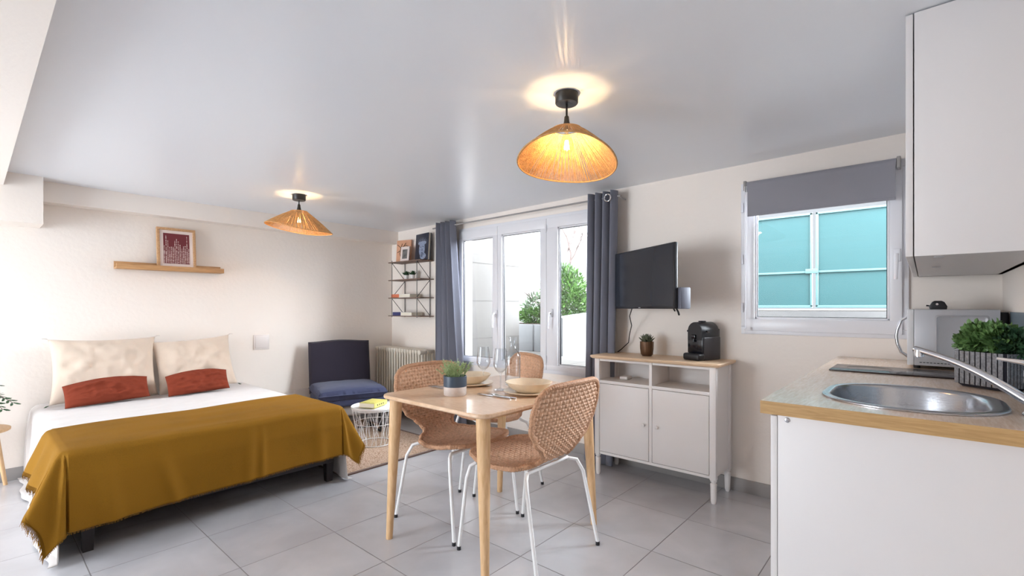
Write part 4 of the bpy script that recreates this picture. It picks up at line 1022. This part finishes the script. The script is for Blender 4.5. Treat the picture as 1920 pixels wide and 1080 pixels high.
bm.to_mesh(me); bm.free(); me.materials.append(M['worktop']); me.materials.append(M['edge'])
wt = bpy.data.objects.new('worktop', me); link(wt); wt.location = (0, 2.4, .872); tag(wt, 'oak-look laminate kitchen worktop with inset sink and hob', 'worktop')
# sink
sk = thing('kitchen_sink', 'rounded stainless steel sink set into the worktop', 'sink', (SCX, SCY, .911))
g = MB(); L_ = []
def sl(hx_, hy_, r_, z, ox=0): return [(SCX+ox+x, SCY+y, z) for x, y in rrect(0, 0, hx_, hy_, min(r_, hx_-.001), 10)]
L_ = [sl(.216, .256, .20, .9108), sl(.216, .256, .20, .9145), sl(.211, .251, .195, .917), sl(.196, .236, .18, .9165), sl(.187, .230, .17, .914, -.006), sl(.182, .226, .165, .905, -.008), sl(.176, .220, .16, .85, -.008), sl(.160, .205, .145, .80, -.008), sl(.12, .165, .11, .786, -.008), sl(.04, .04, .038, .782, -.008)]
loft(g, L_, cap1=True); part('bowl', g, M['steel'], sk, True, ang=60)
g = MB().lathe([(.036, 0), (.036, .003), (.028, .004), (.026, .001), (.001, .001)], 24, (SCX-.008, SCY, .783)); part('drain', g, M['chrome'], sk, True)
# tap
tp = thing('kitchen_tap', 'chrome swivel tap with a long raised spout behind the sink', 'tap', (.215, 1.80, .911))
part('tap_body', MB().lathe([(.026, 0), (.026, .006), (.021, .012), (.0205, .08), (.023, .085), (.023, .115), (.016, .128), (.001, .130)], 28, (.215, 1.80, .911)), M['chrome'], tp, True)
a_ = Vector((.205, 1.803, .948)); b_ = Vector((-.015, 1.945, 1.062)); P = []; rs = []
for i in range(13):
    s = i/12; p = a_.lerp(b_, s); p.z += .016*math.sin(PI*s)-.004; P.append(p); rs.append(.0125-.0035*s)
P.append(b_+Vector((-.010, .006, -.001))); rs.append(.0095)
part('spout', MB().tube(P, .011, 14, rs=rs), M['chrome'], tp, True)
e_ = P[-2]; part('aerator', MB().lathe([(.011, 0), (.0125, -.004), (.0125, -.024), (.010, -.026), (.001, -.026)], 20, (e_.x, e_.y, e_.z+.004)), M['chrome'], tp, True)
part('lever', MB().tube([(.215, 1.80, 1.035), (.19, 1.795, 1.048), (.142, 1.79, 1.056)], .006, 10, rs=[.009, .007, .004]), M['chrome'], tp, True)
# hob
hb_ = thing('ceramic_hob', 'black glass two-zone hob set in the worktop', 'hob', (-.06, 2.655, .911))
part('glass_plate', MB().box(-.325, 2.525, .9105, .195, 2.790, .9165, .002), M['hob'], hb_, True)
g = MB()
for cx_ in (-.19, .06): g.tube([(cx_+.085*math.cos(2*PI*i/48), 2.66+.085*math.sin(2*PI*i/48), .9166) for i in range(48)], .0007, 4, closed=True)
part('zone_marking', g, M['base'], hb_, True)
# microwave
mw = thing('microwave', 'silver microwave at the back of the worktop, its door facing left', 'microwave', (.08, 3.07, .911))
part('casing', MB().box(-.040, 2.868, .925, .240, 3.27, 1.182, .004), M['micro'], mw, True)
part('door', MB().box(-.064, 2.868, .925, -.040, 3.27, 1.182, .003), M['microface'], mw, True)
g = MB(); loft(g, [[(x, 2.868, z) for x, z in rrect(.120, 1.060, .088, .098, .012, 5)], [(x, 2.862, z) for x, z in rrect(.120, 1.060, .082, .092, .012, 5)], [(x, 2.866, z) for x, z in rrect(.120, 1.060, .076, .086, .010, 5)]]); part('side_pressing', g, M['micro'], mw, True)
P = [(-.060, 2.90, 1.15), (-.086, 2.90, 1.13), (-.100, 2.90, 1.085), (-.104, 2.90, 1.055), (-.100, 2.90, 1.02), (-.086, 2.90, .98), (-.060, 2.90, .96)]; part('handle', MB().tube(P, .007, 10), M['steel'], mw, True)
for (x, y) in ((-.03, 2.9), (.21, 2.9), (-.03, 3.24), (.21, 3.24)): part('foot', MB().lathe([(.012, 0), (.014, .0145)], 12, (x, y, .911)), M['blackpl'], mw, True)
g = MB()
for k in range(9): g.box(-.02+k*.012, 2.8665, .938, -.012+k*.012, 2.8685, .941)
part('vent_slot', g, M['blackpl'], mw, True, smooth=False)
cp = thing('black_clip', 'small black gadget with a silver dot on top of the microwave', 'gadget', (.045, 2.98, 1.1825))
g = MB(); loft(g, [[(x, y, 0) for x, y in rrect(0, 0, .03, .02, .008, 4)], [(x, y, .014) for x, y in rrect(0, 0, .032, .022, .008, 4)], [(x, y, .034) for x, y in rrect(0, 0, .022, .018, .008, 4)], [(x, y, .04) for x, y in rrect(0, 0, .012, .01, .005, 4)]], cap0=True); g.tube([(-.028, 0, .016), (-.042, 0, .018)], .004, 6); part('body', g, M['blackpl'], cp)
part('dot', MB().lathe([(.006, 0), (.005, .002), (.001, .002)], 12, T=T3(-.004, -.0205, .024) @ Matrix.Rotation(PI/2, 4, 'X')), M['chrome'], cp)
solo('dark_tray', MB().box(.247, 2.99, .911, .276, 3.26, 1.170, .003), M['blackpl'], 'dark tray standing on edge between microwave and right wall', 'tray')
solo('splashback_panel', MB().box(RX-.006, 1.58, .9115, RX-.001, 2.95, 1.172, .001), M['sky_splash'], 'pale blue glossy splashback panel on the right wall', 'splashback')
# planter (local box rotated)
cx_, cy_ = .180, 2.328
px_a = math.atan2(2.236-2.343, .198-.076)
pt = thing('felt_planter', 'grey slatted felt planter box of leafy herbs beside the tap', 'planter', (.172, 2.335, .9105), px_a)
hw, hd, hh_ = .081, .050, .126
g = MB(); loft(g, [[(x, y, 0) for x, y in rrect(0, 0, hw-.012, hd-.012, .012, 5)], [(x, y, .010) for x, y in rrect(0, 0, hw-.003, hd-.003, .012, 5)], [(x, y, hh_) for x, y in rrect(0, 0, hw-.001, hd-.001, .010, 5)], [(x, y, hh_) for x, y in rrect(0, 0, hw-.006, hd-.006, .008, 5)], [(x, y, hh_-.015) for x, y in rrect(0, 0, hw-.006, hd-.006, .008, 5)]], cap0=True); part('liner', g, M['feltgap'], pt)
g = MB()
for k in range(9):
    x = -hw+.004+k*(2*hw-.008)/9; w_ = (2*hw-.008)/9-.0035
    for sy_ in (-1, 1): g.box(x, sy_*(hd+.001)-.0015, .010, x+w_, sy_*(hd+.001)+.0015, hh_, .0012)
for k in range(7):
    y = -hd+.004+k*(2*hd-.008)/7; w_ = (2*hd-.008)/7-.003
    for sx_ in (-1, 1): g.box(sx_*(hw+.001)-.0015, y, .010, sx_*(hw+.001)+.0015, y+w_, hh_, .0012)
part('felt_slats', g, M['felt'], pt)
part('soil', MB().box(-hw+.008, -hd+.008, .09, hw-.008, hd-.008, .114), M['soil'], pt)
r9 = random.Random(9)
def herb(cx, cy, cz, rx, rz_, n, m, size, dx=0):
    g = MB()
    leaf_cloud(g, (cx, cy, cz), (rx, rx*.8, rz_), n, size, r9, .35, aspect=.75, shell=.35)
    for k in range(14): g.tube([(cx+r9.uniform(-.02, .02), cy+r9.uniform(-.015, .015), .10), (cx+r9.uniform(-rx, rx)*.6, cy+r9.uniform(-rx, rx)*.5, cz+r9.uniform(0, rz_)*.7)], .001, 4)
    return part('herb_clump', g, m, pt, smooth=False)
herb(-.040, -.005, .168, .045, .055, 520, M['leafa'], .022); herb(-.075, -.01, .150, .026, .035, 180, M['leafa'], .019); herb(.02, .0, .172, .048, .055, 480, M['leafa'], .023)
herb(.065, .0, .155, .035, .045, 300, M['leafb'], .026)
# upper cabinet
uc = thing('kitchen_wall_unit', 'tall white wall cabinet above the worktop on the right', 'cabinet', (.12, 2.6, 1.35))
zt_ = cz(.12)-.006
part('body', MB().box(-.0265, 1.962, 1.352, RX-.002, 1.980, zt_, .001), M['kitch'], uc, True, smooth=True)
g = MB().box(-.026, 1.981, 1.352, RX-.002, WY-.003, 1.368); g.box(-.026, 1.981, zt_-.02, RX-.002, WY-.003, zt_-.001); g.box(-.026, 3.26, 1.352, RX-.002, WY-.003, zt_); g.box(.262, 1.98, 1.352, RX-.002, WY-.003, zt_)
part('carcass', g, M['kitch'], uc, True, smooth=False)
for (y0, y1) in ((1.964, 2.398), (2.402, 2.838), (2.842, 3.27)): part('door', MB().box(-.0475, y0, 1.352, -.0295, y1, zt_-.001, .0012), M['kitch'], uc, True)
g = MB()
for (y, z) in ((2.0, 1.349), (2.5, 1.349)): g.box(.02, y, z-.001, .045, y+.01, z+.003)
part('underside_fixing', g, M['steel'], uc, True)

# ------------------------------------------------------------------ plant on stand, far left
st_ = thing('plant_stand', 'light wooden plant stand mostly outside the left edge', 'stand', (-4.50, .02, 0))
part('top', MB().lathe([(.001, .40), (.16, .40), (.165, .405), (.165, .417), (.16, .42), (.001, .42)], 32, (-4.50, .02, 0)), M['tableleg'], st_, True)
for k in range(3):
    a = math.radians((140, 258, 18)[k]) ; a = (2.34, 4.5, .2)[k]
for (fx, fy) in ((-4.66, .165), (-4.66, -.14), (-4.33, .02)):
    part('leg', MB().tube([(-4.5+(fx+4.5)*.65, .02+(fy-.02)*.65, .40), (fx, fy, 0)], .014, 12, rs=[.016, .011]), M['tableleg'], st_, True)
lp = thing('leafy_branch_plant', 'potted plant with arching leafy branches at the far left', 'plant', (-4.50, .02, .4205))
part('pot', MB().lathe([(.06, 0), (.085, .14), (.08, .14), (.076, .12), (.001, .12)], 32), M['lacq'], lp)
r4 = random.Random(44); g = MB(); gs = MB()
for k, (tx_, ty_, tz_) in enumerate(((.17, .165, .22), (.15, .13, .25), (.20, .12, .19), (.10, .10, .33), (-.1, .05, .3), (.02, -.15, .28), (.15, -.1, .25))):
    p0 = Vector((.0, .0, .12)); p2 = Vector((tx_, ty_, tz_-.05)); p1 = (p0+p2)/2+Vector((0, 0, .12)); P = []
    for i in range(11):
        s = i/10; P.append(p0*(1-s)**2+p1*2*s*(1-s)+p2*s*s)
    gs.tube(P, .002, 5)
    for i in range(3, 11):
        for sg in (-1, 1):
            d = (P[i]-P[i-1]).normalized(); sd = d.cross(Vector((0, 0, 1))).normalized()*sg; ax = (d*.5+sd+Vector((0, 0, r4.uniform(-.3, .2)))).normalized(); L = r4.uniform(.03, .045); up_ = ax.cross(d).normalized(); w_ = d*L*.26
            c = P[i]; g.add([c, c+ax*L*.3+w_, c+ax*L*.7+w_*.8, c+ax*L, c+ax*L*.7-w_*.8, c+ax*L*.3-w_], [[0, 1, 2, 3, 4, 5]])
part('stems', gs, M['bark'], lp); part('leaves', g, M['leafb'], lp, smooth=False)

# ------------------------------------------------------------------ light, world, camera
SKY_BASE, SKY_ZEN, SKY_SOUTH, SKY_NE_LOBE = .32, 1.2, 6.0, 22.0
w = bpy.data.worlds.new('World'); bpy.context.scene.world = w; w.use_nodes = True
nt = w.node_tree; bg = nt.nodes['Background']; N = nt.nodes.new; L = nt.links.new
tc = N('ShaderNodeTexCoord'); sp = N('ShaderNodeSeparateXYZ'); L(tc.outputs['Generated'], sp.inputs[0])
def mr(sock, a, b, c, d):
    m = N('ShaderNodeMapRange'); m.interpolation_type = 'SMOOTHSTEP'; L(sock, m.inputs['Value'])
    for k, v in zip(('From Min', 'From Max', 'To Min', 'To Max'), (a, b, c, d)): m.inputs[k].default_value = v
    return m.outputs['Result']
def add(a, b):
    m = N('ShaderNodeMath'); m.operation = 'ADD'; L(a, m.inputs[0]); L(b, m.inputs[1]); return m.outputs[0]
# overcast sky: pale to the north-west, brighter overhead; south raised for fill, north-east lobe added to light the bed wall
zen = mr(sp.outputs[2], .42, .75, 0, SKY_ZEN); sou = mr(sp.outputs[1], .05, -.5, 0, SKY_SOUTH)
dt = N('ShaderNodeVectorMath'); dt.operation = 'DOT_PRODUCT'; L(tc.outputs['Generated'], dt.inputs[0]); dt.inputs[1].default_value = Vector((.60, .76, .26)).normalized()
ne_lobe = mr(dt.outputs['Value'], .79, .96, 0, SKY_NE_LOBE)
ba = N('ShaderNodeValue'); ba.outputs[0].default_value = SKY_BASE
tot = add(add(add(ba.outputs[0], zen), sou), ne_lobe); L(tot, bg.inputs['Strength'])
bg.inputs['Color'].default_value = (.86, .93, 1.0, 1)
def portal(x, y, z, sx_, sz_, back, energy=0, col=(1, 1, 1)):
    ld = bpy.data.lights.new('daylight', 'AREA'); ld.shape = 'RECTANGLE'; ld.size = sx_; ld.size_y = sz_
    o = bpy.data.objects.new('daylight', ld); link(o); o.location = (x, y, z); o.rotation_euler = (math.radians(90 if not back else -90), 0, 0 if not back else 0)
    if energy: ld.energy = energy; ld.color = col
    else: ld.cycles.is_portal = True
    return o
# area lights emit along local -Z; rotation +90deg about X turns -Z to +Y
portal(-2.71, WY+TH+.05, 1.31, 1.7, 1.35, True)      # faces -Y, into the room
portal(-.475, WY+TH+.05, 1.5, .78, .94, True)
portal(-3.5, SY-.25, 1.015, 1.8, 1.83, False)

sc = bpy.context.scene
cd = bpy.data.cameras.new('Camera'); cam = bpy.data.objects.new('Camera', cd); link(cam); sc.camera = cam
cam.location = (0, 0, 1.19); cam.rotation_euler = (PI/2, 0, math.atan2(775, 889))
cd.sensor_width = 36; cd.lens = 889/1920*36; cd.shift_y = 37/1920; cd.clip_start = .02
sc.view_settings.view_transform = 'Standard'; sc.view_settings.look = 'None'; sc.view_settings.gamma = 1; sc.view_settings.exposure = 1.42
sc.view_settings.use_curve_mapping = False
cy = sc.cycles; cy.use_denoising = True; cy.max_bounces = 10; cy.diffuse_bounces = 6; cy.glossy_bounces = 4; cy.transparent_max_bounces = 24; cy.transmission_bounces = 8
cy.caustics_reflective = False; cy.caustics_refractive = False; cy.sample_clamp_indirect = 8
